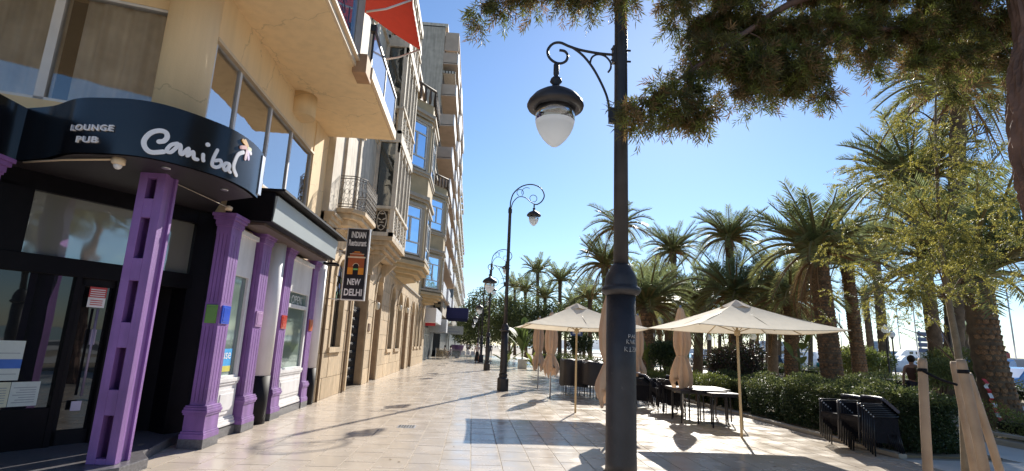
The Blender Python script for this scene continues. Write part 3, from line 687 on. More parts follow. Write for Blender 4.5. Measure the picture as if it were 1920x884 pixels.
# arch heads, reveals and joinery
for (a, c, p, q, k) in ops:
    r = (c-a)/2; cy = (a+c)/2; zs = q - r
    poly = [(a-.02, q+.02), (a-.02, zs)] + [(cy - r*math.cos(t*math.pi/12), zs + r*math.sin(t*math.pi/12)*.98) for t in range(13)] + [(c+.02, zs), (c+.02, q+.02)]
    if k != 'g': MB().xprism(poly, XF-.4, XF+.03).build('arch', STONE, st)
    b = MB(); ring = []
    for t in range(13):
        A = t*math.pi/12; ring.append((cy - (r+.14)*math.cos(A), zs + (r+.14)*math.sin(A)))
    inn = [(cy - (r+.0)*math.cos(t*math.pi/12), zs + (r+.0)*math.sin(t*math.pi/12)) for t in range(13)]
    if k != 'g': b.xprism(ring + inn[::-1], XF+.03, XF+.075)
    for q0, q1 in ((a-.14, a), (c, c+.14)): MB().box(XF+.0, q0, p, XF+.06, q1, zs).build('jamb', STONE, st)
    if k != 'g': b.build('moulding', STONE, st)
    if p > .5: MB().box(XF, a-.16, p-.14, XF+.10, c+.16, p).build('sill', STONE, st)
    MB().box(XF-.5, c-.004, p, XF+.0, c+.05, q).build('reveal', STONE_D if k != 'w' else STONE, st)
    fr = MB()
    if k == 'w':
        gx_ = XF-.10 if a < 20 else XF-.16
        fr = MB(Matrix.Translation((gx_+4.26, 0, 0)))
        fr.box(-4.32, a, p, -4.24, a+.08, q); fr.box(-4.32, c-.08, p, -4.24, c, q); fr.box(-4.32, a, p+ (q-p)*.52, -4.24, c, p+(q-p)*.52+.07); fr.box(-4.32, cy-.03, p, -4.24, cy+.03, p+(q-p)*.52)
        f = fr.build('window', mat('dark_brown_joinery', (0.05, 0.035, 0.025), 0.5), st); MB().box(gx_-.02, a, p, gx_-.01, c, q).build('pane', GL_DARK, f)
    elif k == 'd':
        fr.box(-4.38, a, 0, -4.30, c, q, 0); fr.box(-4.30, a+.1, .2, -4.27, cy-.05, 1.3); fr.box(-4.30, cy+.05, .2, -4.27, c-.1, 1.3); fr.box(-4.30, a+.1, 1.5, -4.27, cy-.05, 3.2); fr.box(-4.30, cy+.05, 1.5, -4.27, c-.1, 3.2)
        fr.build('door', mat('brown_wooden_door', (0.16, 0.085, 0.045), 0.55, var=0.25), st)
# stained glass head in the first window
b = MB(); rs = random.Random(5)
cc = [mat('stained_blue', (0.10, 0.18, 0.40), 0.2), mat('stained_clear', (0.35, 0.38, 0.42), 0.2), mat('stained_green', (0.12, 0.22, 0.16), 0.2)]
for i in range(26):
    y = 15.2 + rs.random()*.9; z_ = 2.75 + rs.random()*.95; r = rs.uniform(.05, .11)
    vs = [(-3.965 + .0004*i, y + r*math.cos(2*math.pi*j/9), z_ + r*math.sin(2*math.pi*j/9)) for j in range(9)]
    b.add(vs, [tuple(range(9))], i % 3)
tag(b.build('stained_glass', cc, st), 'leaded panel of blue and clear roundels')
# folding gate
g_ = thing('folding_gate', 'black folding lattice gate closed across the restaurant doorway', 'gate', (-4.15, 17.5, 0))
b = MB(); b.box(-.03, 0, 2.62, .03, 2.4, 2.70); b.box(-.03, 0, 0, .03, .05, 2.7); b.box(-.03, 2.35, 0, .03, 2.4, 2.7); b.build('frame', IRON, g_)
for i in range(18):
    MB().box(-.012, .08+i*.127, .02, .012, .10+i*.127, 2.62).build('bar', IRON, g_)
b = MB()
for j in range(9):
    for i in range(17):
        y = .09+i*.127; z_ = .1 + j*.28
        b.tube([(.014, y, z_), (.014, y+.127, z_+.28)], .006, 4); b.tube([(.02, y, z_+.28), (.02, y+.127, z_)], .006, 4)
tag(b.build('lattice', IRON, g_), kind='stuff')
MB().box(-4.38, 17.5, 0, -4.33, 19.9, 4.2).build('inner_door', BLACKM, st); MB().box(-4.32, 17.6, 2.75, -4.31, 19.8, 4.0).build('transom_pane', GL_SHOP, st)
# string course over the ground floor
b = MB()
for z0, z1, e in ((4.5, 4.62, .05), (4.62, 4.74, .10), (4.74, 4.82, .16)): b.box(XF-.1, 13.73, z0, XF+e, 24.0, z1)
b.build('string_course', STONE, st)
# upper facade
b = MB(); holes_wall(b, XF, .4, 13.73, 24.0, 4.82, 16.2, [(14.9, 16.3, 5.2, 7.9), (14.9, 16.3, 9.4, 12.0), (19.2, 22.3, 5.3, 14.5)])
for z0, z1, e in ((8.7, 8.8, .05), (8.8, 8.92, .12), (12.8, 12.95, .1), (15.6, 15.8, .15), (15.8, 16.0, .3)): b.box(XF, 13.75, z0, XF+e, 24.0, z1)
for z0 in (5.0, 9.2):
    b.box(XF, 14.7, z0, XF+.07, 14.9, z0+2.9); b.box(XF, 16.3, z0, XF+.07, 16.5, z0+2.9); b.box(XF, 14.6, z0+2.9, XF+.14, 16.6, z0+3.1)
b.build('upper_wall', PALE, st)
for z0, z1 in ((5.2, 7.9), (9.4, 12.0)):
    f = MB(); f.box(-4.2, 14.9, z0, -4.12, 15.0, z1); f.box(-4.2, 16.2, z0, -4.12, 16.3, z1); f.box(-4.2, 15.56, z0, -4.12, 15.64, z1); f.box(-4.2, 14.9, z1-.7, -4.12, 16.3, z1-.62)
    f = f.build('balcony_door', WHITE, st); MB().box(-4.17, 14.9, z0, -4.16, 16.3, z1).build('pane', GL_DARK, f)
# wrought balcony
t = thing('wrought_balcony', 'small ornate wrought iron balcony on carved stone brackets above the stained glass window', 'balcony', (XF, 15.6, 5.0))
b = MB(); b.prism([(0, -1.15), (.45, -1.15), (.72, -.8), (.72, .8), (.45, 1.15), (0, 1.15)], -.02, .10); b.prism([(0, -1.05), (.4, -1.05), (.62, -.72), (.62, .72), (.4, 1.05), (0, 1.05)], -.16, -.02)
b.prism([(0, -.9), (.3, -.9), (.46, -.6), (.46, .6), (.3, .9), (0, .9)], -.34, -.16)
b.build('slab', STONE, t, bevel=.01)
IRG = mat('grey_wrought_iron', (0.16, 0.14, 0.12), 0.6)
pl = [(0.02, -1.12), (.44, -1.12), (.69, -.78), (.69, .78), (.44, 1.12), (.02, 1.12)]
b = MB()
for zz in (.14, .22, .95, 1.02): b.tube([(x, y, zz) for x, y in pl], .014, 5)
b.build('rail', IRG, t)
b = MB()
for (p0, p1) in zip(pl[:-1], pl[1:]):
    p0, p1 = Vector((*p0, 0)), Vector((*p1, 0)); n_ = max(2, int((p1-p0).length/.11)); dv = (p1-p0).normalized()
    for i in range(n_+1):
        q = p0.lerp(p1, i/n_)
        b.tube([q+Vector((0,0,.14)), q+Vector((0,0,1.0))], .008, 4)
        if i < n_:
            c = p0.lerp(p1, (i+.5)/n_)
            for zc, rr in ((.34, .045), (.58, .055), (.82, .045)):
                b.tube([c + dv*rr*math.cos(a*math.pi/4) + Vector((0, 0, zc + rr*1.5*math.sin(a*math.pi/4))) for a in range(9)], .007, 4)
tag(b.build('scrollwork', IRG, t), kind='stuff')
# glazed bay
t = thing('glazed_stone_bay', 'tall weathered stone bay with pierced panels and slender arched windows, above the restaurant sign', 'bay window')
YB0, YB1, XB = 19.0, 22.6, -3.06
b = MB()
for k, z in enumerate((4.62, 4.78, 4.94, 5.10)): b.box(XF, YB0+.32-.1*k, z, XB-.42+.14*k, YB1-.32+.1*k, z+.16)
for y in (YB0+.5, YB1-.5):
    b.xprism([(y-.12, 3.9), (y+.12, 3.9), (y+.12, 4.62), (y-.12, 4.62)], XF, XF+.18); b.add([(XF, y-.1, 3.95), (XF, y+.1, 3.95), (XF+.62, y+.1, 4.62), (XF+.62, y-.1, 4.62), (XF, y-.1, 4.62), (XF, y+.1, 4.62)], [(0,3,2,1), (0,4,3), (1,2,5), (0,1,5,4)])
b.build('corbel', STONE, t, bevel=.01)
def bay_level(z0, h, zg):
    f = MB(); g2 = GREYD
    f.box(XF, YB0, z0, XB, YB1, z0+.14); f.box(XF, YB0-.04, z0+1.0, XB+.04, YB1+.04, z0+1.10)
    f.box(XF, YB0-.03, z0+h-.34, XB+.03, YB1+.03, z0+h)
    # corner and middle posts
    for y in (YB0, YB1-.16): f.box(XB-.16, y, z0, XB, y+.16, z0+h-.3)
    f.box(XF, YB0, z0, XF+.12, YB0+.12, z0+h-.3)
    for i in range(1, 4): y = YB0 + (YB1-YB0)*i/4; f.box(XB-.1, y-.05, z0, XB, y+.05, z0+h-.3)
    # pierced panel with leaf tracery on the camera side and the front
    def tracery(o, du, L_):
        nn = max(1, round(L_/.42))
        for i in range(nn):
            c = o + du*(L_*(i+.5)/nn)
            for (uu, zz, ang) in ((-.08, .36, .6), (.08, .36, -.6), (-.08, .62, -.6), (.08, .62, .6), (0, .82, 0), (0, .5, 0)):
                q = c + du*uu + Vector((0, 0, z0+zz)); dd = du*math.cos(ang) + Vector((0, 0, math.sin(ang)))
                f.tube([q-dd*.09, q, q+dd*.09], [.008, .03, .008], 5)
            f.tube([c+du*(.17*math.cos(a*math.pi/6))+Vector((0, 0, z0+.57+.36*math.sin(a*math.pi/6))) for a in range(13)], .018, 4)
    tracery(Vector((XF+.12, YB0+.04, 0)), Vector((1, 0, 0)), XB-XF-.28)
    tracery(Vector((XB-.04, YB0+.16, 0)), Vector((0, 1, 0)), YB1-YB0-.32)
    # arched window heads
    n_ = 4; wd = (YB1-YB0)/n_
    for i in range(n_):
        c = YB0 + wd*(i+.5); r = wd/2-.06; zs = z0+h-.34-r
        poly = [(c-wd/2, zs), (c-wd/2, z0+h-.3), (c+wd/2, z0+h-.3), (c+wd/2, zs)] + [(c + r*math.cos(a*math.pi/8), zs + r*math.sin(a*math.pi/8)) for a in range(9)]
        f.xprism(poly, XB-.08, XB-.0)
        f.box(XB-.06, c-.015, z0+1.1, XB-.03, c+.015, zs)
    f.build('storey', PALE, t)
    MB().box(XF+.15, YB0+.06, z0+1.05, XB-.12, YB0+.07, z0+h-.3).build('side_pane', glass('grey_window_glass', behind=(0.05, 0.052, 0.045), add=0.10, wobble=.3), t)
    MB().box(XB-.09, YB0+.1, z0+1.05, XB-.085, YB1-.1, z0+h-.3).build('front_pane', GL_DARK, t)
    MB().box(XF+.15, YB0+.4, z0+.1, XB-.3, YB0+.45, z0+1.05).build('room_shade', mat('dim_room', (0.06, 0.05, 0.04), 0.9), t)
bay_level(5.26, 3.9, 0); bay_level(9.16, 3.9, 0); bay_level(13.06, 2.6, 0)
# restaurant sign
t = thing('restaurant_sign', 'tall black hanging sign reading INDIAN Restaurant NEW DELHI with an orange arch picture', 'sign', (-3.48, 14.3, 2.58))
SW, SH = .60, 1.93
b = MB(); b.box(0, -.07, 0, SW, .07, SH); b.build('case', mat('off_white_case', (0.62, 0.60, 0.58), 0.4), t, bevel=.008)
MB().box(.03, -.078, .03, SW-.03, -.071, SH-.03).build('face', mat('sign_face_black', (0.012, 0.008, 0.010), 0.35), t)
sg = lambda x0, z0: (lambda u, v, d: (x0+u, -.079-d, z0+v))
for txt, x0, z0, w_, h_ in (('INDIAN', .12, 1.66, .38, .17), ('Restaurant', .07, 1.44, .46, .17), ('NEW', .13, .40, .34, .17), ('DELHI', .07, .12, .46, .18)):
    text_fit(txt, w_, h_, sg(x0, z0), mat('sign_letter_white', (0.75, 0.72, 0.70), 0.5), t, depth=.003, bold=.03)
OR = [mat('arch_rust', (0.38, 0.085, 0.02), 0.5), mat('arch_orange', (0.75, 0.28, 0.02), 0.5), mat('arch_light', (0.75, 0.6, 0.4), 0.5), mat('arch_green', (0.2, 0.5, 0.15), 0.5)]
b = MB(); o = -.079
def slab(x0, z0, x1, z1, m_, d=.002): b.box(x0, o-d, z0, x1, o, z1, m_)
slab(.10, .68, .24, .86, 1, .0022); slab(.38, .68, .52, .86, 1, .0022); slab(.10, .86, .24, 1.12, 0); slab(.38, .86, .52, 1.12, 0); slab(.24, 1.00, .38, 1.12, 0, .0018)
slab(.08, 1.12, .54, 1.16, 2, .003); slab(.13, 1.16, .49, 1.22, 0); slab(.12, 1.22, .50, 1.235, 2, .003); slab(.19, 1.235, .43, 1.27, 0); slab(.24, 1.27, .38, 1.295, 1)
arc = [(.24, .86)] + [(.31 - .07*math.cos(a*math.pi/8), .90 + .07*math.sin(a*math.pi/8)) for a in range(9)] + [(.38, .86), (.38, 1.0), (.24, 1.0)]
b.add([(x, o-.0016, z) for x, z in arc], [tuple(range(len(arc)))], 0)
arc = [(.31 - .085*math.cos(a*math.pi/8), .90 + .085*math.sin(a*math.pi/8)) for a in range(9)]; arc2 = [(.31 - .07*math.cos(a*math.pi/8), .90 + .07*math.sin(a*math.pi/8)) for a in range(9)][::-1]
b.add([(x, o-.004, z) for x, z in arc+arc2], [tuple(range(18))], 2)
b.box(.25, o-.002, .80, .37, o, .84, 3)
b.build('arch_picture', OR, t)
for z in (.02, 1.3, SH-.03): MB().tube([(0, 0, z), (-.42, 0, z)], .014, 6).build('bracket', METAL, t)
# wall clutter
def wall_lamp(y, z, lab):
    t = thing('wall_lantern', lab, 'lamp', (XF+.04, y, z)); MB().tube([(0,0,0), (.16,0,.10), (.22,0,.02)], .012, 6).build('bracket', IRON, t)
    MB().lathe([(.02,.04), (.09,-.0), (.07,-.20), (.03,-.24)], 8, (.22,0,0)).build('lantern', mat('pale_lamp_glass', (0.6,0.58,0.5), .3), t)
wall_lamp(20.6, 2.95, 'pale wall lantern on the stone pier right of the black gate'); wall_lamp(26.95, 3.3, 'pale wall lantern on the stone pier between the first two tall windows'); wall_lamp(29.8, 3.35, 'pale wall lantern on the stone pier before the brown door')
b = MB().tube([(XF+.06, 14.3, 0), (XF+.06, 14.3, 4.5)], .035, 8).build('drainpipe', mat('brown_pipe', (0.14,0.09,0.05), .6)); tag(b, 'brown drainpipe down the sandstone wall next to the white column', 'drainpipe')
b = MB().tube([(XF+.06, 16.95, 0), (XF+.06, 16.95, 4.5)], .03, 8).build('drainpipe', mat('brown_pipe', (0.14,0.09,0.05), .6)); tag(b, 'brown drainpipe between the stained glass window and the black gate', 'drainpipe')
t = thing('gate_plaque', 'small dark plaque on the stone pier right of the black gate', 'plaque', (XF+.02, 20.35, 1.9)); MB().box(0, 0, 0, .03, .35, .28).build('plate', mat('brown_plaque', (.18,.11,.07), .5), t)
t = thing('linear_floodlight', 'black floodlight on an arm under the end of the canopy', 'lamp', (-3.7, 13.35, 3.35)); MB().box(0, -.25, 0, .3, .1, .05).build('head', BLACKM, t); MB().tube([(-.2, 0, .03), (.1, 0, .03)], .015, 6).build('arm', METAL, t)

# ================================================================ building with angled bays
YEL = mat('ochre_render', (0.50, 0.38, 0.22), 0.8, var=0.1, scale=2, bump=.15); TRIM = mat('grey_trim', (0.44, 0.38, 0.30), .75, var=.1)
bb = thing('bay_window_building', 'ochre rendered building with two columns of angled bays and blue reflecting windows', 'building')
b = MB(); b.box(-9, 24.0, 4.55, XF, 44.3, 15.2, 0); b.box(-9, 24.0, 15.2, -4.6, 44.3, 19.5, 2)
for z0, z1, e in ((4.5, 4.62, .05), (4.62, 4.72, .12), (9.0, 9.15, .1), (13.3, 13.5, .16), (15.0, 15.2, .25)): b.box(XF-.1, 24.01, z0, XF+e, 44.3, z1, 1)
b.box(-9, 23.95, 19.3, -4.45, 44.3, 19.6, 1)
b.build('facade', [YEL, TRIM, mat('pink_render', (0.52, 0.33, 0.22), .8)], bb)
for i, y in enumerate((32.2, 34.0, 35.8)):
    for z0 in (5.7, 10.0):
        f = MB(); f.box(XF-.0, y-.1, z0-.1, XF+.08, y+1.2, z0, 0); f.box(XF, y-.1, z0, XF+.06, y, z0+2.3); f.box(XF, y+1.1, z0, XF+.06, y+1.2, z0+2.3); f.box(XF, y-.15, z0+2.3, XF+.12, y+1.25, z0+2.45)
        f = f.build('window', TRIM, bb); MB().box(XF+.0, y, z0, XF+.012, y+1.1, z0+2.3).build('pane', GL_BLUE, f)
def angled_bay(lab, Y0, Xo, Y1, Y2, Y3, levels, zb, ztop):
    t = thing('angled_bay', lab, 'bay window')
    A, B_, C_, D_ = (XF, Y0), (Xo, Y1), (Xo, Y2), (XF, Y3)
    def ring(s):  # scaled footprint
        cx, cy = XF, (Y0+Y3)/2
        return [(cx + (x-cx)*s, cy + (y-cy)*s) for x, y in (A, B_, C_, D_)]
    b = MB(); b.prism([(XF-.1, Y0), B_, C_, (XF-.1, Y3)], zb, ztop, 0); b.build('body', YEL, t)
    b = MB()
    for z0, z1, s_ in ((zb-.55, zb-.38, .62), (zb-.38, zb-.2, .82), (zb-.2, zb-.02, 1.0), (zb-.02, zb+.16, 1.10), (zb+.16, zb+.26, 1.04)): b.prism(ring(s_), z0, z1)
    b.build('base_corbel', YEL, t)
    k = MB()
    for z in levels:
        for dz0, dz1, s_ in ((2.65, 2.78, 1.05), (2.78, 2.95, 1.12), (-.35, -.22, 1.04), (-.22, -.1, 1.08)): k.prism(ring(s_), z+dz0, z+dz1)
    k.build('cornice', TRIM, t)
    for z in levels:
        for (p, q, nn) in ((A, B_, 1), (B_, C_, 1), (C_, D_, 1)):
            P0, P1 = Vector((*p, 0)), Vector((*q, 0)); d = (P1-P0); L_ = d.length; d.normalize(); nrm = Vector((d.y, -d.x, 0))
            X_ = Matrix(((d.x, nrm.x, 0, P0.x), (d.y, nrm.y, 0, P0.y), (0, 0, 1, z), (0, 0, 0, 1)))
            mgn = L_*.16; w_ = L_-2*mgn; h = 2.35
            s_ = MB(X_); s_.box(mgn-.14, 0, -.06, mgn, .08, h+.12); s_.box(L_-mgn, 0, -.06, L_-mgn+.14, .08, h+.12); s_.box(mgn-.2, 0, h, L_-mgn+.2, .12, h+.14); s_.build('surround', TRIM, t)
            f = MB(X_)
            f.box(mgn, .01, 0, mgn+.07, .055, h); f.box(L_-mgn-.07, .01, 0, L_-mgn, .055, h); f.box(mgn, .01, 0, L_-mgn, .055, .07); f.box(mgn, .01, h-.07, L_-mgn, .055, h)
            f.box(mgn, .01, .55, L_-mgn, .05, .62); f.box(mgn, .01, 1.75, L_-mgn, .05, 1.82); f.box(L_/2-.05, .01, .6, L_/2+.05, .05, 1.8)
            f = f.build('window', mat('white_window_frame', (.68, .68, .66), .4), t); MB(X_).box(mgn, .002, 0, L_-mgn, .012, h).build('pane', GL_BLUE, f)
    # parapet balcony on top
    b = MB(); rg = ring(1.03)
    for (p, q) in zip(rg[:-1], rg[1:]):
        P0, P1 = Vector((*p, ztop)), Vector((*q, ztop)); n_ = 6
        for i in range(n_+1):
            c = P0.lerp(P1, i/n_); b.tube([c, c+Vector((0, 0, .3)), c+Vector((0, 0, .75))], [.07, .09, .05], 6)
        b.tube([P0+Vector((0, 0, .82)), P1+Vector((0, 0, .82))], .07, 6)
    b.build('balustrade', mat('dark_balustrade', (.12, .09, .07), .7), t)
angled_bay('near column of angled bays with blue windows, left of the modern balconies', 24.2, -2.62, 25.9, 28.6, 30.4, (5.65, 9.95), 5.15, 13.5)
angled_bay('far column of angled bays with blue windows, next to the modern balcony block', 38.9, -2.62, 40.7, 42.6, 44.2, (5.5, 9.9), 5.0, 13.4)

# ================================================================ modern balcony block
WPAN = mat('white_balcony_panel', (.74, .74, .76), .5, var=.03); TAN = mat('tan_render', (.50, .39, .30), .85, var=.1, scale=1); BRK = mat('brown_recess', (.10, .07, .055), .8)
mb_ = thing('balcony_block', 'tall modern apartment block with stacked tan balconies and white parapet panels', 'building')
b = MB(); b.box(-14, 46, 4.0, -4.15, 72, 31.0, 0); b.box(-14, 46, 30.9, -3.9, 72.2, 31.3, 1); b.build('tower_wall', [GREY, PALE], mb_)
for k in range(8):
    z = 5.6 + 3.08*k; dy = -.25 if k % 2 else 0
    b = MB(); b.box(-4.15, 46.3+dy, z, -2.78, 71.5, z+.16, 0); b.box(-4.15, 46.3+dy, z+.1, -2.85, 46.42+dy, z+1.15, 0)
    b.build('balcony', TAN, mb_)
    for j in range(4):
        y0 = 46.35+dy+j*6.3
        MB().box(-2.84, y0+(.3 if j % 2 else 0), z+.05, -2.72+.14*(j % 2), y0+5.2, z+1.18).build('parapet_panel', WPAN, mb_)
    f = MB(); f.box(-4.16, 47, z+.2, -4.10, 70, z+2.4, 0); f.build('window_band', BRK, mb_)
    if k > 5:
        b = MB(); b.box(-4.1, 46.5, z+2.55, -3.0, 49.5, z+2.62, 0)
        for i in range(11): b.box(-3.0+.0, 46.5+i*.28, z+2.3, -2.98, 46.64+i*.28, z+2.6, 1 if i % 2 else 0)
        for i in range(8): b.box(-4.1+i*.14, 46.45, z+2.35, -3.97+i*.14, 46.48, z+2.6, i % 2)
        b.build('striped_awning', [mat('awning_white', (.6,.57,.5), .8), mat('awning_dark', (.12,.11,.10), .8)], mb_)
b = MB(); b.box(-4.1, 46.2, 30.2, -2.8, 71.6, 30.5); b.box(-4.1, 46.15, 28.6, -2.8, 46.3, 30.5); b.build('top_canopy', TAN, mb_)
b = MB(); b.box(-4.15, 52, 4.2, -3.0, 60, 5.6); b.build('oriel', GREY, mb_)
MB().box(-3.9, 51.97, 4.5, -3.2, 52.0, 5.4).build('oriel_window', GL_DARK, mb_)
# street level under it
b = MB(); b.box(-9, 44.3, 0, -4.3, 60, 3.2, 0); b.box(-4.3, 44.3, 3.2, -3.05, 52, 4.35, 1); b.box(-4.3, 44.25, 2.9, -3.9, 44.5, 4.4, 2); b.build('shop_level', [mat('shop_interior_dark', (.05,.05,.05), .5), WPAN, TAN], mb_)
for i in range(5):
    y = 45.0 + i*1.6; f = MB(); f.box(-4.28, y, 0, -4.18, y+.1, 2.9); f.box(-4.28, y+1.4, 0, -4.18, y+1.5, 2.9); f.box(-4.28, y, 2.2, -4.18, y+1.5, 2.28)
    f = f.build('shop_window', mat('white_window_frame', (.68, .68, .66), .4), mb_); MB().box(-4.25, y, 0.05, -4.24, y+1.5, 2.9).build('pane', GL_SHOP, f)
t = thing('red_shop_sign', 'small red projecting shop sign under the white canopy fascia', 'sign', (-4.1, 46.4, 2.95)); MB().box(0, 0, 0, .9, .12, .25).build('board', mat('red_sign_board', (.55,.03,.05), .4), t); MB().box(.3, -.01, .25, .6, .12, .75).build('panel', mat('red_sign_board', (.55,.03,.05), .4), t)
# far street buildings
def far_block(lab, y0, y1, top, X, wallm, step, pm, seed, depth=1.0):
    t = thing('apartment_building', lab, 'building'); r_ = random.Random(seed)
    MB().box(-14, y0, 3.4, X, y1, top).build('wall', wallm, t); MB().box(-13.5, y0+.2, 0, X-.4, y1, 3.4).build('ground_floor', mat('shop_interior_dark', (.05,.05,.05), .5), t)
    MB().box(-14.1, y0-.1, top, X+.35, y1, top+.3).build('roof_edge', PALE, t)
    z = 4.0; k = 0
    while z < top-2.5:
        y = y0 + .6
        while y < y1-3:
            MB().box(X, y, z, X+depth, y+3.0, z+.15).build('balcony', pm, t)
            MB().box(X+depth-.08, y, z+.1, X+depth, y+3.0, z+1.1).build('parapet_panel', pm, t)
            MB().box(X, y+.4, z+.2, X+.03, y+2.4, z+2.3).build('window', GL_DARK, t)
            y += 4.4
        z += step; k += 1
    return t
far_block('far beige apartment block with small stacked balconies behind the modern one', 74, 100, 30, -3.95, GREY, 3.1, mat('pale_balcony', (.58,.54,.47), .7), 1)
far_block('farther pale apartment block with balconies, seen edge on over the dark blue awning', 102, 135, 27, -3.9, PALE, 3.2, mat('pale_balcony', (.58,.54,.47), .7), 2, .8)
far_block('farthest low white apartment block at the end of the street facade', 138, 190, 20, -3.8, PALE, 3.2, WPAN, 3, .7)
# awnings and cafe fronts half way down
t = thing('blue_awning_box', 'dark blue box awning projecting from the far facade', 'awning', (-3.9, 60, 4.1))
b = MB(); b.box(0, 0, .2, 3.3, 2.5, 1.35); b.build('hood', mat('navy_fabric', (.025,.025,.10), .8), t); b = MB(); b.box(.05, -.03, -.15, 3.25, 0, .2); b.build('valance', mat('navy_dark', (.012,.012,.05), .8), t)
t = thing('white_box_awning', 'square white canopy box over a far shopfront, beside the grey sign', 'awning', (-4.3, 51.8, 2.55)); MB().box(0, .5, 0, 1.7, 3, 1.25).build('box', mat('grey_side', (.45,.45,.44), .6), t); MB().box(1.7, .5, 0, 1.76, 3, 1.25).build('front', WPAN, t)
t = thing('grey_shop_sign', 'long grey shop sign board beneath the white canopy box', 'sign', (-4.0, 57.5, 2.5)); MB().box(0, 0, 0, 3.0, .15, .85).build('board', mat('grey_board', (.38,.39,.36), .6), t)
b = MB()
for k in range(2): b.box(.3, -.01, .2+.3*k, 2.7-.6*k, 0, .32+.3*k)
tag(b.build('lettering', mat('grey_ink', (0.28, 0.30, 0.33), 0.6), t), kind='stuff')
t = thing('grey_hoarding', 'small grey box sign high on the far facade above the blue awning', 'sign', (-3.9, 58, 6.4)); MB().box(0, 0, 0, 1.6, .4, .9).build('board', mat('grey_blue_board', (.22,.26,.28), .6), t)
# ================================================================ street lamps
LG = bpy.data.materials.new('lantern_glass'); LG.use_nodes = True
_n = LG.node_tree; _b = _n.nodes['Principled BSDF']; _b.inputs['Base Color'].default_value = (.92, .95, .97, 1); _b.inputs['Roughness'].default_value = .12
_t = _n.nodes.new('ShaderNodeBsdfTranslucent'); _t.inputs[0].default_value = (.93, .96, 1, 1); _m = _n.nodes.new('ShaderNodeMixShader'); _m.inputs[0].default_value = .88
_n.links.new(_b.outputs[0], _m.inputs[1]); _n.links.new(_t.outputs[0], _m.inputs[2]); _n.links.new(_m.outputs[0], _n.nodes['Material Output'].inputs[0])
LGC = glass('lantern_upper_glass', tint=(.8, .85, .9), add=0.08, rough=.08)
def spline(P_, n=5):
    P_ = [Vector(p) for p in P_]; out = []
    for i in range(len(P_)-1):
        p0, p1, p2, p3 = P_[max(i-1, 0)], P_[i], P_[i+1], P_[min(i+2, len(P_)-1)]
        for k in range(n):
            t = k/n; out.append(0.5*((2*p1) + (-p0+p2)*t + (2*p0-5*p1+4*p2-p3)*t*t + (-p0+3*p1-3*p2+p3)*t**3))
    out.append(P_[-1]); return out
def arc_pts(cx, cz, r, a0, a1, n=14): return [(cx + r*math.cos(R(a0+(a1-a0)*i/n)), 0, cz + r*math.sin(R(a0+(a1-a0)*i/n))) for i in range(n+1)]
def lantern(t, x, ztop):
    """pendant lantern hanging from (x, ztop)"""
    c = (x, 0, ztop - .62)
    cap = MB().lathe([(.018, .62), (.028, .60), (.028, .50), (.02, .48), (.05, .45), (.06, .42), (.03, .385), (.045, .37), (.08, .335), (.15, .305), (.215, .26), (.262, .20), (.275, .165), (.265, .14), (.20, .125), (.19, .14), (.02, .22)], 28, c).build('lantern_cap', IRON, t)
    MB().lathe([(.176, .15), (.189, .08), (.189, .0)], 24, c).build('upper_glass', LGC, cap)
    MB().lathe([(.188, .0), (.176, -.05), (.152, -.108), (.115, -.165), (.072, -.212), (.030, -.244), (.004, -.252)], 24, c).build('lower_glass', LG, cap)
    MB().box(x-.11, -.05, c[2]+.03, x+.05, .05, c[2]+.075).build('gear_tray', mat('white_tray', (.6, .6, .55), .5), cap)
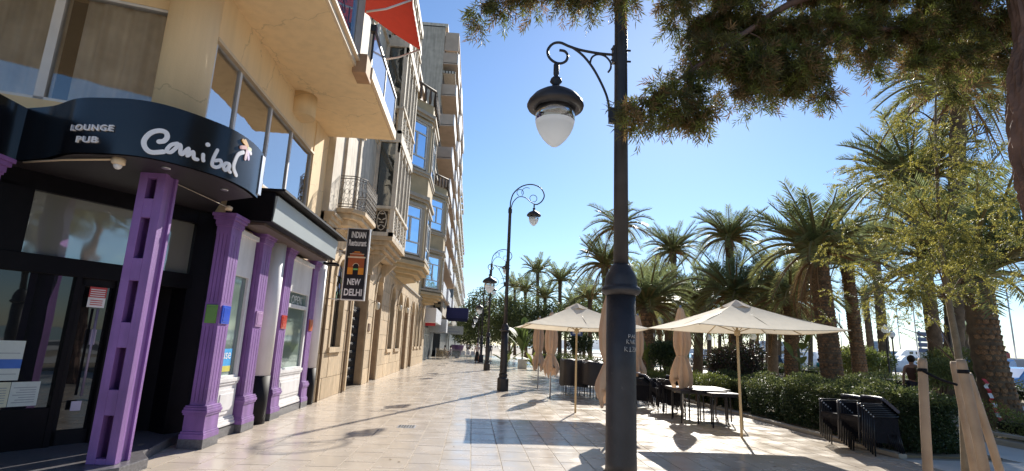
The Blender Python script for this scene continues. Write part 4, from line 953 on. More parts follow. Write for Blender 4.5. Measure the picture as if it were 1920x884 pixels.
def street_lamp(lab, loc):
    t = thing('street_lamp', lab, 'street lamp', loc, R(0.8), 'double street lamps along the promenade')
    MB().lathe([(.215, 0), (.215, .40), (.205, .42), (.165, .46), (.15, .50), (.165, .52), (.165, .56), (.15, .585), (.135, .60)], 8, rot=R(22.5), smooth=False).build('plinth', IRON, t, bevel=.006)
    MB().lathe([(.135, .60), (.133, .66), (.131, 1.4), (.130, 2.10)], 32).build('lower_shaft', IRON, t)
    MB().lathe([(.130, 2.08), (.150, 2.09), (.175, 2.115), (.178, 2.135), (.165, 2.155), (.15, 2.165), (.146, 2.18), (.143, 2.23), (.125, 2.285), (.10, 2.32), (.092, 2.345), (.076, 2.36), (.068, 2.37)], 28).build('collar', IRON, t)
    MB().lathe([(.068, 2.36), (.064, 4.2), (.058, 6.55), (.075, 6.57), (.075, 6.72), (.062, 6.75), (.045, 6.80)], 24).build('upper_shaft', IRON, t)
    # high arm: hook with scrolls
    b = MB()
    b.tube(spline([(0, 0, 6.75), (.01, 0, 7.05), (.12, 0, 7.38), (.42, 0, 7.66), (.80, 0, 7.76), (1.15, 0, 7.64), (1.30, 0, 7.36), (1.22, 0, 7.12), (1.05, 0, 6.98), (.93, 0, 6.97)]), .024, 8)
    b.tube(spline([(.03, 0, 6.72), (.10, 0, 7.0), (.30, 0, 7.22), (.55, 0, 7.22), (.78, 0, 7.06), (.92, 0, 6.98)]), .018, 8)
    b.tube(arc_pts(.36, 7.40, .13, -60, 250), .013, 6); b.tube(arc_pts(.88, 7.20, .14, -100, 220), .013, 6); b.tube(arc_pts(.62, 7.42, .20, 60, 200), .012, 6)
    b.build('high_arm', IRON, t)
    lantern(t, .92, 6.98)
    # low arm with scroll and brace
    b = MB(); K = .00151; Kz = .00168
    m_ = lambda P_: spline([((x-745)*K, 0, 4.47-(y-212)*Kz) for x, y in P_])
    b.tube(m_([(705,212),(600,211),(480,200),(400,182),(340,163),(290,175),(258,220),(270,265),(310,293),(350,295),(382,275),(390,240),(370,216),(335,212)]), .0135, 8)
    b.tube(m_([(415,184),(490,232),(560,310),(620,410),(655,490),(668,560),(668,610)]), .0125, 8)
    b.tube(m_([(540,278),(552,240),(590,218),(640,226),(675,262),(677,300),(660,328)]), .010, 8)
    b.box(-.085, -.03, 4.38, -.05, .03, 4.56); b.box(-.12, -.02, 3.74, -.055, .02, 3.90)
    for z in (4.41, 4.53): b.tube([(-.10, 0, z), (.10, 0, z)], .010, 6)
    b.build('low_arm', IRON, t)
    lantern(t, (318-745)*K, 4.47-(296-212)*Kz)
    return t
L0 = street_lamp('nearest street lamp, thick black post with white scratched graffiti, rising through the whole picture', (1.32, 4.75, 0))
index_children(L0)
for loc, lab in (((1.18, 19.8, 0), 'second black street lamp, standing alone in the middle of the paving with both lanterns visible'),
                 ((1.0, 34.5, 0), 'third black street lamp, just left of and behind the second one'),
                 ((.85, 49.5, 0), 'fourth black street lamp, behind the walking woman and in front of dark trees'),
                 ((.70, 64.5, 0), 'farthest black street lamp down the promenade by the dark trees')):
    c = copy_tree(L0); c.location = loc; c['label'] = lab; c['group'] = 'double street lamps along the promenade'
# scratched graffiti on the first post
b = MB(); GR = mat('scratched_white', (.60, .58, .56), .8)
def gl(ch, u0, z0, s):
    segs = {'P': [[(0,0),(0,1),(.7,.9),(.6,.5),(0,.45)]], 'A': [[(0,0),(.4,1),(.8,0)],[(.15,.4),(.7,.5)]], 'K': [[(0,0),(.05,1)],[(.7,1),(.05,.5),(.8,0)]], 'R': [[(0,0),(0,1),(.7,.85),(0,.5),(.8,0)]],
            'O': [[(.1,.1),(.1,.9),(.8,.9),(.8,.1),(.1,.1)]], 'W': [[(0,1),(.25,0),(.5,.8),(.75,0),(1,1)]], 'I': [[(.4,0),(.4,1)],[(.1,0),(.8,.05)]], 'N': [[(0,0),(.05,1),(.7,0),(.8,1)]], 'Z': [[(0,1),(.8,.95),(.1,.05),(.9,0)]]}
    for sg_ in segs[ch]:
        pts = []
        for (u, v) in sg_:
            ang = R(-62) + (u0 + u*s)/.131; pts.append((math.cos(ang)*.1345, math.sin(ang)*.1345, z0 + v*s*1.2))
        b.tube(pts, .0022, 4)
for i, ch in enumerate('RWK'): gl(ch, -.052 + i*.036, 1.655, .03)
for i, ch in enumerate('PAK'): gl(ch, -.035 + i*.03, 1.705, .026)
for i, ch in enumerate('RIZN'): gl(ch, -.07 + i*.036, 1.59, .032)
tag(b.build('graffiti', GR, L0), kind='stuff')

# ================================================================ parasols
CANV = mat('cream_canvas', (.86, .78, .63), .9, var=.06, scale=1.2, streak=.08, trans=.22, bump=.05, bscale=300)
CANVT = mat('tan_canvas', (.66, .46, .31), .9, var=.09, scale=3, trans=.15, bump=.1, bscale=80)
WOODP = mat('pale_wood_pole', (.50, .38, .22), .55, var=.1, scale=4)
def open_parasol(lab, loc, half=1.48, ze=2.12, zt=2.72, rz=0.0):
    t = thing('open_parasol', lab, 'parasol', loc, rz)
    b = MB(); n = 8
    cor = [(-half, -half), (half, -half), (half, half), (-half, half)]
    def ptc(i, u, v):    # gable i, u along the edge 0..1, v from eave 0 to apex 1; cloth sags a little between the ribs
        a, c = Vector((*cor[i], ze)), Vector((*cor[(i+1) % 4], ze)); e = a.lerp(c, u)
        s = Vector((0, 0, zt)); p = e.lerp(s, v); p.z += -.05*math.sin(math.pi*u)*(1-v)*1.0 - .035*math.sin(math.pi*v)
        return p
    for i in range(4):
        vs = [ptc(i, a/n, c/n*.93) for c in range(n+1) for a in range(n+1)]
        b.add(vs, [(c*(n+1)+a, c*(n+1)+a+1, (c+1)*(n+1)+a+1, (c+1)*(n+1)+a) for c in range(n) for a in range(n)], 0, True)
    for i in range(4):   # hem
        p = [ptc(i, a/8, 0) for a in range(9)]; b.tube(p, .008, 5)
    b.build('canopy', CANV, t)
    b = MB(); r_ = .30
    for i in range(16):
        a0 = 2*math.pi*i/16; a1 = 2*math.pi*(i+1)/16
        h0 = r_*(1+.10*(i % 2)); h1 = r_*(1+.10*((i+1) % 2))
        b.add([(0, 0, zt+.045), (h0*math.cos(a0), h0*math.sin(a0), zt-.10-.035*(i % 2)), (h1*math.cos(a1), h1*math.sin(a1), zt-.10-.035*((i+1) % 2))], [(0, 1, 2)])
    b.build('vent_cap', mat('shaded_canvas', (.55, .47, .38), .9, trans=.15), t)
    MB().tube([(0, 0, 0), (0, 0, zt+.02)], .026, 10).build('pole', WOODP, t)
    MB().lathe([(.045, 1.98), (.06, 2.0), (.06, 2.08), (.03, 2.1)], 10).build('hub', WOODP, t)
    for i in range(4):
        for q, ub in ((0, 0), (1, .5)):
            e = ptc(i, ub, .02) - Vector((0, 0, .02))
            if q == 0 or True: MB().tube([(0, 0, zt-.06), e], .011, 5).build('rib', WOODP, t)
        e = ptc(i, 0, .55) - Vector((0, 0, .03)); MB().tube([(0, 0, 2.05), e], .010, 5).build('strut', WOODP, t)
    return t
open_parasol('open cream square parasol at right, over the nested black tables', (5.43, 10.78, 0), half=1.42, zt=2.68)
open_parasol('open cream square parasol left of the nearest lamp post, before the covered chairs', (2.70, 13.95, 0))
def closed_parasol(lab, loc, ztop=2.75, zbot=.78, sc=1.0, seed=1, polem=METAL, ztie=1.35):
    t = thing('closed_parasol', lab, 'parasol', loc); r_ = random.Random(seed); b = MB()
    prof = [(.03, ztop), (.07, ztop-.05), (.14, ztop-.35), (.185, ztop-.8), (.175, ztie+.25), (.12, ztie+.03), (.115, ztie), (.15, ztie-.12), (.21, (ztie+zbot)/2), (.23, zbot+.15), (.19, zbot)]
    prof2 = []
    for (r0, z0), (r1, z1) in zip(prof[:-1], prof[1:]):
        for k in range(3): prof2.append((r0+(r1-r0)*k/3, z0+(z1-z0)*k/3))
    prof2.append(prof[-1]); n = 56; ph = [r_.uniform(0, 6) for _ in range(5)]; vs = []
    for i, (r, z) in enumerate(prof2):
        f = i/len(prof2)
        for j in range(n):
            a = 2*math.pi*j/n
            fold = .20*math.sin(8*a+ph[0]+f*2.2) + .12*math.sin(5*a+ph[1]-f*3) + .08*math.sin(13*a+ph[2]+f*2)
            if r < .125 and z < ztop-.5: fold *= .6
            rr = sc*r*(1 + fold*min(1, f*4)); zz = z
            if i >= len(prof2)-3: zz += .14*math.sin(4*a+ph[3]) + .05*math.sin(9*a+ph[4])
            vs.append((rr*math.cos(a), rr*math.sin(a), zz))
    b.add(vs, [(i*n+j, i*n+(j+1) % n, (i+1)*n+(j+1) % n, (i+1)*n+j) for i in range(len(prof2)-1) for j in range(n)], 0, True)
    b.build('canopy', CANVT, t)
    MB().tube([(0, 0, 0), (0, 0, ztop+.06)], .024, 10).build('pole', polem, t)
    b = MB(); b.lathe([(.127*sc, ztie-.025), (.132*sc, ztie), (.127*sc, ztie+.025)], 20); b.build('tie_strap', CANVT, t)
    return t
closed_parasol('closed tan parasol standing farthest left under the cream canopy, beside the potted banana plant', (2.67, 21.6, 0), seed=1)
closed_parasol('closed tan parasol right of the farthest left one, seen below the cream canopy', (2.63, 17.95, 0), seed=2)
closed_parasol('large closed tan parasol half hidden behind the nearest lamp post', (2.56, 9.9, 0), ztop=2.72, zbot=.72, sc=1.05, seed=3, polem=WOODP)
closed_parasol('closed tan parasol peeking out right of the nearest lamp post', (5.45, 17.6, 0), seed=4)
closed_parasol('closed tan parasol with a flared skirt standing among the nested black tables', (5.25, 13.35, 0), ztop=2.72, zbot=.80, sc=1.0, seed=5, ztie=1.5)

# ================================================================ chairs and tables
WICK = mat('black_wicker', (.010, .009, .012), .75, var=.4, scale=40, bump=.5, bscale=120, spec=.2); WICKT = mat('navy_woven_trim', (.03, .035, .07), .35, var=.3, scale=30); ALU = mat('black_metal_leg', (.02, .018, .02), .3, metal=.3)
def make_chair(lab, grp):
    t = thing('wicker_armchair', lab, 'chair', (0, 0, 0), 0, grp)      # faces -x
    b = MB(); b.box(-.24, -.25, .40, .22, .25, .44); b.box(-.25, -.25, .34, -.22, .25, .42); b.box(-.22, -.26, .22, .22, -.245, .42); b.box(-.22, .245, .22, .22, .26, .42)
    b.build('seat', WICK, t)
    b = MB(); vs = []; n = 10
    for j in range(4):
        z = .28 + j*.15
        for i in range(n+1):
            y = -.27 + .54*i/n; x = .20 + .10*(z-.3)/.5 - .09*(abs(y)/.27)**2; vs.append((x, y, z))
    m_ = len(vs); vs += [(x+.022, y, z) for x, y, z in vs]
    fs = []
    for j in range(3):
        for i in range(n):
            o = j*(n+1)+i; fs += [(o, o+1, o+n+2, o+n+1), (m_+o, m_+o+n+1, m_+o+n+2, m_+o+1)]
    b.add(vs, fs, 0, True); b.build('backrest', WICK, t)
    b = MB(); b.tube([(.20 + .10*.45/.5 - .09*(abs(-.27+.054*i)/.27)**2+.01, -.27+.054*i, .745) for i in range(11)], .03, 6); b.build('top_rail', WICKT, t)
    for s in (-1, 1):
        q = MB(); q.box(-.22, s*.262-.006, .36, .20, s*.262+.006, .63); q.build('side_panel', WICK, t)
        MB().tube([(-.24, .26*s, .63), (-.20, .275*s, .655), (.05, .275*s, .655), (.21, .26*s, .66)], .017, 6).build('armrest', ALU, t)
        MB().tube([(-.24, .26*s, .64), (-.25, .26*s, .4), (-.27, .265*s, 0)], .014, 6).build('leg', ALU, t)
        MB().tube([(.20, .24*s, .42), (.24, .25*s, .2), (.27, .26*s, 0)], .014, 6).build('leg', ALU, t)
    for s in (-1, 1): MB().sphere((-.245, .262*s, .655), .018, n=6, k=4).build('arm_tip', METAL, t)
    return t
chair0 = make_chair('top black wicker armchair of the front stack against the clipped hedge', 'stacked wicker armchairs'); index_children(chair0)
ORD = ['top', 'second', 'third', 'fourth', 'fifth', 'sixth', 'seventh', 'eighth', 'ninth']
used = False
def stack(x, y, n, where, rz=0, dx=-.042, dz=.034, lean=0):
    """n chairs nested in each other, the bottom one at (x, y)"""
    global used
    for k in range(n):
        c = chair0 if not used else copy_tree(chair0); used = True
        c.location = (x + dx*k*math.cos(rz), y + dx*k*math.sin(rz), dz*k); c.rotation_euler = (0, 0, rz + R(random.uniform(-1.5, 1.5)))
        i = n-1-k
        c['label'] = ('%s black wicker armchair %s %s' % (ORD[i], 'from the top of' if i else 'of', where)) ; c['group'] = 'stacked wicker armchairs'
stack(7.22, 9.42, 7, 'the front stack against the clipped hedge')
stack(7.24, 10.05, 6, 'the rear stack against the clipped hedge')
stack(5.45, 14.6, 7, 'the stack left of the flared parasol')
stack(4.95, 15.6, 6, 'the middle stack before the flared parasol')
stack(4.85, 16.9, 6, 'the stack beside the nearest lamp post')
TAB = mat('dark_table_top', (.03, .026, .036), .55, var=.2, scale=8, spec=.25)
def make_table(lab):
    t = thing('cafe_table', lab, 'table')
    b = MB(); b.box(-.36, -.36, .715, .36, .36, .74); b.build('tabletop', TAB, t, bevel=.006)
    b = MB()
    for s in (-1, 1): b.box(-.34, s*.34-.012, .66, .34, s*.34+.012, .715); b.box(s*.34-.012, -.34, .66, s*.34+.012, .34, .715)
    b.build('apron', ALU, t)
    for sx in (-1, 1):
        for sy in (-1, 1): MB().tube([(.33*sx, .33*sy, .70), (.345*sx, .345*sy, .6), (.35*sx, .35*sy, 0)], .016, 6).build('leg', ALU, t)
    return t
tb0 = make_table('black cafe table at the right end of the nested row under the open parasol'); index_children(tb0)
for k, (x, y, z, a, lab) in enumerate(((5.72, 12.35, 0, 4, None), (5.52, 12.62, .035, 2, 'black cafe table pushed partly over the right end one in the nested row'), (5.30, 12.95, .0, -3, 'black cafe table standing just before the flared closed parasol'),
        (5.85, 13.15, .03, 5, 'black cafe table at the back of the nested row by the yellow shrub'), (5.45, 13.95, .0, 0, 'black cafe table behind the flared closed parasol'), (6.05, 13.75, .02, -4, 'rearmost black cafe table touching the hedge bed'))):
    c = tb0 if k == 0 else copy_tree(tb0)
    c.location = (x, y, z); c.rotation_euler = (0, 0, R(a)); c['group'] = 'nested black cafe tables'
    if lab: c['label'] = lab
# pale table top on the chair stacks and stack under black covers
t = thing('white_tray_table', 'pale flat tabletop laid across the chair stacks beside the nearest lamp post', 'table', (4.45, 15.9, .96)); MB().box(-.3, -.35, 0, .45, .35, .025).build('top', mat('pale_laminate', (.35, .33, .35), .5), t)
def covered(lab, x, y, w_, d_, h, hem, seed):
    t = thing('covered_chairs', lab, 'cover', (x, y, 0)); r_ = random.Random(seed); b = MB(); n = 48; ph = [r_.uniform(0, 6) for _ in range(3)]; rows = 9; vs = []
    for i in range(rows):
        f = i/(rows-1); z = h - (h-hem)*f
        for j in range(n):
            a = 2*math.pi*j/n; ca, sa = math.cos(a), math.sin(a); k = 1/max(abs(ca), abs(sa)); k = 1 + (k-1)*.75
            rr = 1 + f*(.05*math.sin(6*a+ph[0]) + .04*math.sin(11*a+ph[1])) + .04*f
            vs.append((ca*k*w_/2*rr, sa*k*d_/2*rr, z - (.05*(.5+.5*math.sin(3*a+ph[2])) if i == rows-1 else 0) + (0.02*math.sin(5*a) if i == 0 else 0)))
    o = len(vs); vs.append((0, 0, h-.02)); fs = [(i*n+j, i*n+(j+1) % n, (i+1)*n+(j+1) % n, (i+1)*n+j) for i in range(rows-1) for j in range(n)] + [(o, (j+1) % n, j) for j in range(n)]
    b.add(vs, fs, 0, True); b.build('cloth', mat('black_cover_cloth', (.022, .019, .02), .6, var=.3, scale=3), t)
    b = MB()
    for sx in (-.38, -.2, 0, .2, .38):
        for sy in (-.35, 0, .35): b.tube([(w_*sx, d_*sy, 0), (w_*sx*1.02, d_*sy, hem+.2)], .014, 5)
    b.build('legs', ALU, t)
    return t
covered('chairs under a black cloth cover, left one of the pair under the cream parasol', 3.62, 19.2, .85, 1.0, 1.2, .34, 1)
covered('chairs under a black cloth cover, right one of the pair behind the lamp post', 4.35, 18.2, 1.15, 1.2, 1.16, .45, 2)
covered('narrow stack under a black cloth cover peeking out right of the lamp post', 5.75, 19.5, .4, .6, 1.25, .3, 3)
t = thing('fold_shine', 'white folds standing for the shine on the black chair covers', 'cloth', (4.0, 18.0, 1.19)); b = MB(); n = 10; vs = [(-.35+.09*i, -.35+.08*j, .02*math.sin(i*1.7+j)+.015*math.cos(j*2.3)) for i in range(n) for j in range(4)]; b.add(vs, [(i*4+j, i*4+j+1, i*4+j+5, i*4+j+4) for i in range(n-1) for j in range(3)], 0, True); b.build('folds', WHITE, t)  # white sheet put in for the shiny folds of the black covers
# ================================================================ plants
def leafm(name, c, c2, trans=.35, rough=.5):
    return mat(name, c, rough, scale=3.0, col2=c2, island=.28, trans=trans)
L_PALM = leafm('palm_leaflet', (.27, .30, .12), (.15, .185, .085), .48, .4); L_PALM2 = leafm('palm_leaflet_yellowish', (.38, .37, .13), (.22, .24, .085), .48, .4)
L_OVER = leafm('conifer_leaf', (.16, .15, .045), (.07, .075, .025), .5); L_OVER2 = leafm('conifer_leaf_brown', (.30, .19, .08), (.16, .105, .045), .5); L_OVER3 = leafm('conifer_leaf_fresh', (.22, .24, .05), (.11, .13, .03), .5)
L_YEL = leafm('feathery_leaf', (.40, .35, .07), (.22, .21, .05), .5); L_YEL2 = leafm('feathery_leaf_dark', (.17, .17, .045), (.08, .10, .03), .45)
L_HEDGE = leafm('hedge_leaf', (.060, .085, .028), (.028, .045, .016), .25); L_HEDGE2 = leafm('hedge_top_leaf', (.22, .24, .075), (.10, .13, .045), .35)  # hedge tops: yellow-green leaves, with sunlight also put into the lighter colour
L_DARK = leafm('dark_tree_leaf', (.13, .16, .06), (.06, .085, .035), .4); L_MID = leafm('mid_tree_leaf', (.21, .24, .08), (.11, .14, .05), .45)
L_PURP = leafm('purple_leaf', (.11, .065, .048), (.05, .035, .028), .2); L_LIME = leafm('lime_leaf', (.24, .27, .05), (.12, .15, .03), .4); L_BAN = leafm('broad_leaf', (.14, .19, .05), (.07, .11, .03), .4)
BARK = mat('palm_bark', (.12, .085, .055), .9, var=.35, scale=5, bump=.8, bscale=14, island=.25); BARKR = mat('reddish_bark', (.15, .085, .062), .9, var=.45, scale=3, bump=1.0, bscale=9)
BARKB = mat('leaf_base_bark', (.22, .125, .065), .85, var=.55, scale=6, rand=.35, island=.3, bump=.6, bscale=25); BARKG = mat('grey_bark', (.20, .16, .11), .85, var=.2, scale=8, bump=.4)
WOODS = mat('stake_timber', (.40, .285, .19), .7, var=.18, scale=3, bump=.3, bscale=30); TWIG = mat('twig_bark', (.10, .065, .04), .9)

def foliage(name, P, D, N, L, W, mats, parent=None, probs=None, kind='stuff'):
    V, F = leaves(P, D, N, L, W); mats = mats if isinstance(mats, list) else [mats]
    mi = rng.choice(len(mats), len(P), p=probs) if len(mats) > 1 else None
    o = link(name, numesh(name, V, F, mats, mi), parent)
    if kind: o['kind'] = kind
    return o
def blob_pts(blobs, n, shell=.55):
    """points scattered through ellipsoids, denser to the outside; blobs = (x, y, z, rx, ry, rz)"""
    B_ = np.array(blobs, float); v = (B_[:, 3]*B_[:, 4]*B_[:, 5])**(2/3); k = rng.choice(len(B_), n, p=v/v.sum())
    u = rand_dirs(n); r = (shell + (1-shell)*rng.random(n))[:, None]**.7 * (1+.12*rng.normal(size=(n, 1)))
    return B_[k, :3] + u*r*B_[k, 3:6], u
# ---- hedges ----
def hedge(lab, x0, y0, x1, y1, h, n, mats, lf=.05, cat='hedge', z0=.03, top=L_HEDGE2):
    t = thing('hedge', lab, cat, ((x0+x1)/2, (y0+y1)/2, z0)); hx, hy = (x1-x0)/2, (y1-y0)/2
    u = rng.random((n, 3)); side = rng.choice(4, n, p=[.36, .24, .14, .26])
    P = np.empty((n, 3)); dep = .28*rng.random(n)**1.6; N_ = np.empty((n, 3))
    P[:, 0] = (u[:, 0]*2-1)*hx; P[:, 1] = (u[:, 1]*2-1)*hy; P[:, 2] = u[:, 2]*h
    s = side == 0; P[s, 0] = -hx+dep[s]; N_[s] = (-1, 0, .3)
    s = side == 1; P[s, 1] = -hy+dep[s]; N_[s] = (0, -1, .3)
    s = side == 2; P[s, 0] = hx-dep[s]; N_[s] = (1, 0, .3)
    s = side == 3; P[s, 2] = h-dep[s]*.7; N_[s] = (0, 0, 1)
    lump = .15*np.sin(P[:, 0]*3.1+P[:, 1]*2.3)+.11*np.sin(P[:, 1]*5.3+1)+.05*np.sin(P[:, 2]*7+P[:, 1]*3)
    P += unit(N_)*lump[:, None]
    D = unit(unit(N_)*.7 + rand_dirs(n)*.9); N = unit(rand_dirs(n)+np.array([0, 0, .6]))
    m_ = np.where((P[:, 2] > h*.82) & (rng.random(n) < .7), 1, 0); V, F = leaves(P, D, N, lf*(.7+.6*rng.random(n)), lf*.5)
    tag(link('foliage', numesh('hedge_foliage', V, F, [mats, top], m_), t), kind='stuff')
    b = MB(); r_ = random.Random(4)
    for i in range(int(hy*2*2.2)+1):
        x, y = r_.uniform(-hx*.6, hx*.6), -hy+.15+i/2.2
        if y < hy: b.tube([(x, y, -.05), (x+.05, y+.04, h*.4), (x-.08, y-.03, h*.8)], [.02, .014, .006], 5)
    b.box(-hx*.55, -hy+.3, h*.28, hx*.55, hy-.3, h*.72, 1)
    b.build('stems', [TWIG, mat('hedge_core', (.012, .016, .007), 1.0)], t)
    return t
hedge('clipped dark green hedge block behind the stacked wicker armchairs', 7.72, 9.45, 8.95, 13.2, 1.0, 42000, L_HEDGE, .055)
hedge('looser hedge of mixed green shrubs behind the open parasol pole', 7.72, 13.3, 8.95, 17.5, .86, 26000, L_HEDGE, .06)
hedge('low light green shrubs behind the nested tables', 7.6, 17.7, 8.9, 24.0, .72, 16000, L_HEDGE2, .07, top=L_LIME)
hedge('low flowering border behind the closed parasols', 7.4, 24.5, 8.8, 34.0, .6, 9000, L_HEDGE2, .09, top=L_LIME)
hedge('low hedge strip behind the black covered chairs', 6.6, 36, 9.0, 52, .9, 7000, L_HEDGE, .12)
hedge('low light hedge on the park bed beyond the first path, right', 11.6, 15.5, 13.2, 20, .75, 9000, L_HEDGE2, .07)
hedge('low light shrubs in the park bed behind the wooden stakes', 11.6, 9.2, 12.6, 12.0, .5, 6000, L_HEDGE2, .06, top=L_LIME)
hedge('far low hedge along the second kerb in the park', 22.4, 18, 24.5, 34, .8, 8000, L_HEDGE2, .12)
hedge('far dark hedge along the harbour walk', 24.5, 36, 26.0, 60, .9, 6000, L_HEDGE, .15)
# ---- rounded shrubs ----
def shrub(lab, c, r, rz_, n, mats, lf, trunk=None, cat='shrub', name='shrub'):
    base = Vector((c.x, c.y, .03)); t = thing(name, lab, cat, base)
    k = 9; r_ = random.Random(int(c.x*100)); zc = c.z-.03
    bl = [(0, 0, zc, r*.8, r*.8, rz_*.8)] + [(r*.55*math.cos(a*2*math.pi/k), r*.55*math.sin(a*2*math.pi/k), zc+r_.uniform(-.35, .45)*rz_, r*.5, r*.5, rz_*.5) for a in range(k)]
    P, u = blob_pts(bl, n, .7); P[:, 2] = np.maximum(P[:, 2], .03)
    foliage('foliage', P, unit(u+rand_dirs(n)*.8), rand_dirs(n)+np.array([0, 0, .7]), lf*(.6+.8*rng.random(n)), lf*.55, mats, t)
    b = MB(); tw = trunk or .04
    b.tube([(0, 0, -.05), (.02, 0, zc*.5), (0, .03, zc)], [tw, tw*.8, tw*.4], 8)
    for a in range(6): b.tube([(0, 0, zc*.45), (r*.4*math.cos(a), r*.4*math.sin(a), zc+rz_*.1)], [tw*.5, .01], 5)
    b.build('trunk', TWIG, t); return t
shrub('round purple leaved shrub on a thick trunk behind the open parasol pole', at(1378, 678, 17.5), .86, .68, 14000, [L_PURP, L_PURP, L_HEDGE], .075, .22)
shrub('dark green round shrub left of the flared closed parasol', at(1246, 664, 23), .62, .62, 6000, [L_HEDGE, L_DARK], .09)
shrub('yellow green low shrub right of the nested tables', at(1342, 718, 16.2), .5, .30, 4000, [L_LIME, L_HEDGE2], .05)
shrub('yellow green low shrub between parasol pole and purple shrub', at(1305, 715, 17.6), .45, .28, 3000, [L_LIME, L_HEDGE2], .055)
shrub('light green shrub behind two leaning palm trunks', at(1602, 676, 31), 1.3, .9, 6000, [L_LIME, L_HEDGE2], .14)
shrub('light green shrub right of the thin bulging palm trunk', at(1640, 680, 33), 1.1, .7, 4000, [L_LIME, L_HEDGE2], .14)
shrub('dark clipped ball shrub left of the covered chairs', at(1088, 645, 44), 1.0, .9, 3000, [L_HEDGE], .16)
shrub('bushy green shrub behind wooden stakes', at(1790, 690, 14.5), .75, .6, 7000, [L_HEDGE2, L_MID], .07)
shrub('grey green shrub at the foot of the wooden stakes', at(1765, 700, 13.0), .5, .45, 4000, [L_HEDGE2, L_MID], .06)
shrub('bright yellow green bush under the purple shrub', at(1500, 722, 13.6), .55, .3, 3500, [L_LIME, L_HEDGE2], .05)
# ---- broad leaved plants ----
def big_leaf(b, base, az, el, L_, W_, droop, m=0):
    d = Vector((math.cos(az), math.sin(az), 0)); n = 8; side = Vector((-d.y, d.x, 0)); pl = []
    for i in range(n+1):
        f = i/n; p = Vector(base) + d*(L_*f*math.cos(el)) + Vector((0, 0, L_*(f*math.sin(el) - droop*f*f)))
        wd = 0.012 if f < .3 else W_*math.sin(math.pi*min(1, (f-.28)/.74))**.7*.5
        pl.append((p - side*wd + Vector((0, 0, wd*.35)), p, p + side*wd + Vector((0, 0, wd*.35))))
    vs = [q for t in pl for q in t]; b.add(vs, [f for i in range(n) for f in ((3*i, 3*i+1, 3*i+4, 3*i+3), (3*i+1, 3*i+2, 3*i+5, 3*i+4))], m, True)
def broad_plant(lab, loc, n, L_, W_, seed, stem=.3, cat='plant', pot=False, m_=L_BAN, up=(50, 85)):
    t = thing('broad_leaved_plant', lab, cat, loc); r_ = random.Random(seed)
    z0 = .55 if pot else 0
    for i in range(n):
        b = MB(); big_leaf(b, (r_.uniform(-.1, .1), r_.uniform(-.1, .1), z0+stem*r_.random()), r_.uniform(0, 6.28), R(r_.uniform(*up)), L_*r_.uniform(.6, 1.1), W_*r_.uniform(.8, 1.1), r_.uniform(.05, .45)); b.build('leaf', m_, t)
    MB().tube([(0, 0, z0-.1), (0, 0, z0+stem+.2)], .05, 6).build('stem', mat('green_stem', (.12, .14, .05), .6), t)
    return t
broad_plant('tall banana like plant rising from the white square pot by the second lamp', Vector((3.7, 39.5, 0)), 26, 2.4, .55, 1, 1.6, pot=True, m_=L_BAN)
t = thing('plant_pot', 'white square planter pot holding the tall banana like plant', 'pot', (3.7, 39.5, 0)); b = MB(); b.prism([(-.3, -.3), (.3, -.3), (.3, .3), (-.3, .3)], 0, .65); b.prism([(-.33, -.33), (.33, -.33), (.33, .33), (-.33, .33)], .58, .66); b.build('pot', mat('white_pot', (.62, .6, .55), .6), t)
broad_plant('leafy plant with arching leaves right of the white pot', Vector((4.5, 38.0, 0)), 22, 1.5, .4, 2, .4, m_=L_LIME, up=(30, 75))
broad_plant('dark leafy plant left of the white pot', Vector((2.7, 41, 0)), 20, 1.8, .4, 3, .5, m_=L_HEDGE2, up=(30, 80))
broad_plant('upright broad leaved plant with paddle leaves behind the first wooden stake', ground(1748, 735), 12, 1.45, .36, 4, .35, m_=L_BAN, up=(50, 86))
broad_plant('lime green paddle leaved plant left of the big central palm trunk', at(1500, 700, 24), 9, 1.9, .55, 5, .9, m_=L_LIME, up=(10, 80))
broad_plant('spiky yellowish plant at the foot of the stout palm beside the lamp post', at(1217, 690, 25), 26, 1.5, .12, 6, .2, m_=L_LIME, up=(30, 85))
# ---- palms ----
def frond_mesh(name, L_, rise, droop, nl, lw, ll, mats, seed, fold=.5):
    """one feather frond along +x from the origin"""
    r_ = np.random.default_rng(seed); f = np.linspace(0, 1, 16)
    def pos(f): return np.stack([L_*f*np.cos(rise*.6), 0*f + .04*L_*np.sin(f*3)*r_.choice([-1, 1]), L_*(f*np.sin(rise) - droop*f**2.2)], -1)
    rs_ = 1 if r_.random() < .5 else -1
    def pos(f): f = np.asarray(f); return np.stack([L_*f*math.cos(rise*.6)*(1-.12*droop*f), rs_*.05*L_*f*f, L_*(f*math.sin(rise) - droop*f**2.2)], -1)
    rp = pos(f); b = MB(); b.tube([tuple(p) for p in rp], [.028*(1-.85*x)+.003 for x in f], 4, 1)
    ff = np.linspace(.14, .995, nl); P = pos(ff); T = unit(pos(ff+.01)-P)
    V_ = []; F_ = []; M_ = []
    for s in (-1, 1):
        side = unit(np.cross(T, np.array([0, 0, 1.]))) * s; up = np.cross(side*s, T)
        env = np.sin(np.clip((ff-.08)/.95, 0, 1)*math.pi)**.55
        fl = fold*(.6+.8*r_.random(nl))[:, None]
        D = unit(T*(.55+.5*ff[:, None]) + side*1.0 + up*fl - np.array([0, 0, .15]) + r_.normal(size=(nl, 3))*.07)
        v, q = leaves(P, D, up+0*D, ll*(.35+.65*env)*(.85+.3*r_.random(nl)), lw); F_.append(q+len(V_)*0 + sum(len(x) for x in V_)); V_.append(v)
    V = np.concatenate(V_); F = np.concatenate(F_)
    nb_ = len(b.V); Vt = np.concatenate([np.array(b.V), V]); 
    allF = [f for f in b.F if len(f) == 4]; Fa = np.concatenate([np.array(allF), F+nb_]); mi = np.array([1]*len(allF) + [0]*len(F))
    return numesh(name, Vt, Fa, mats, mi)
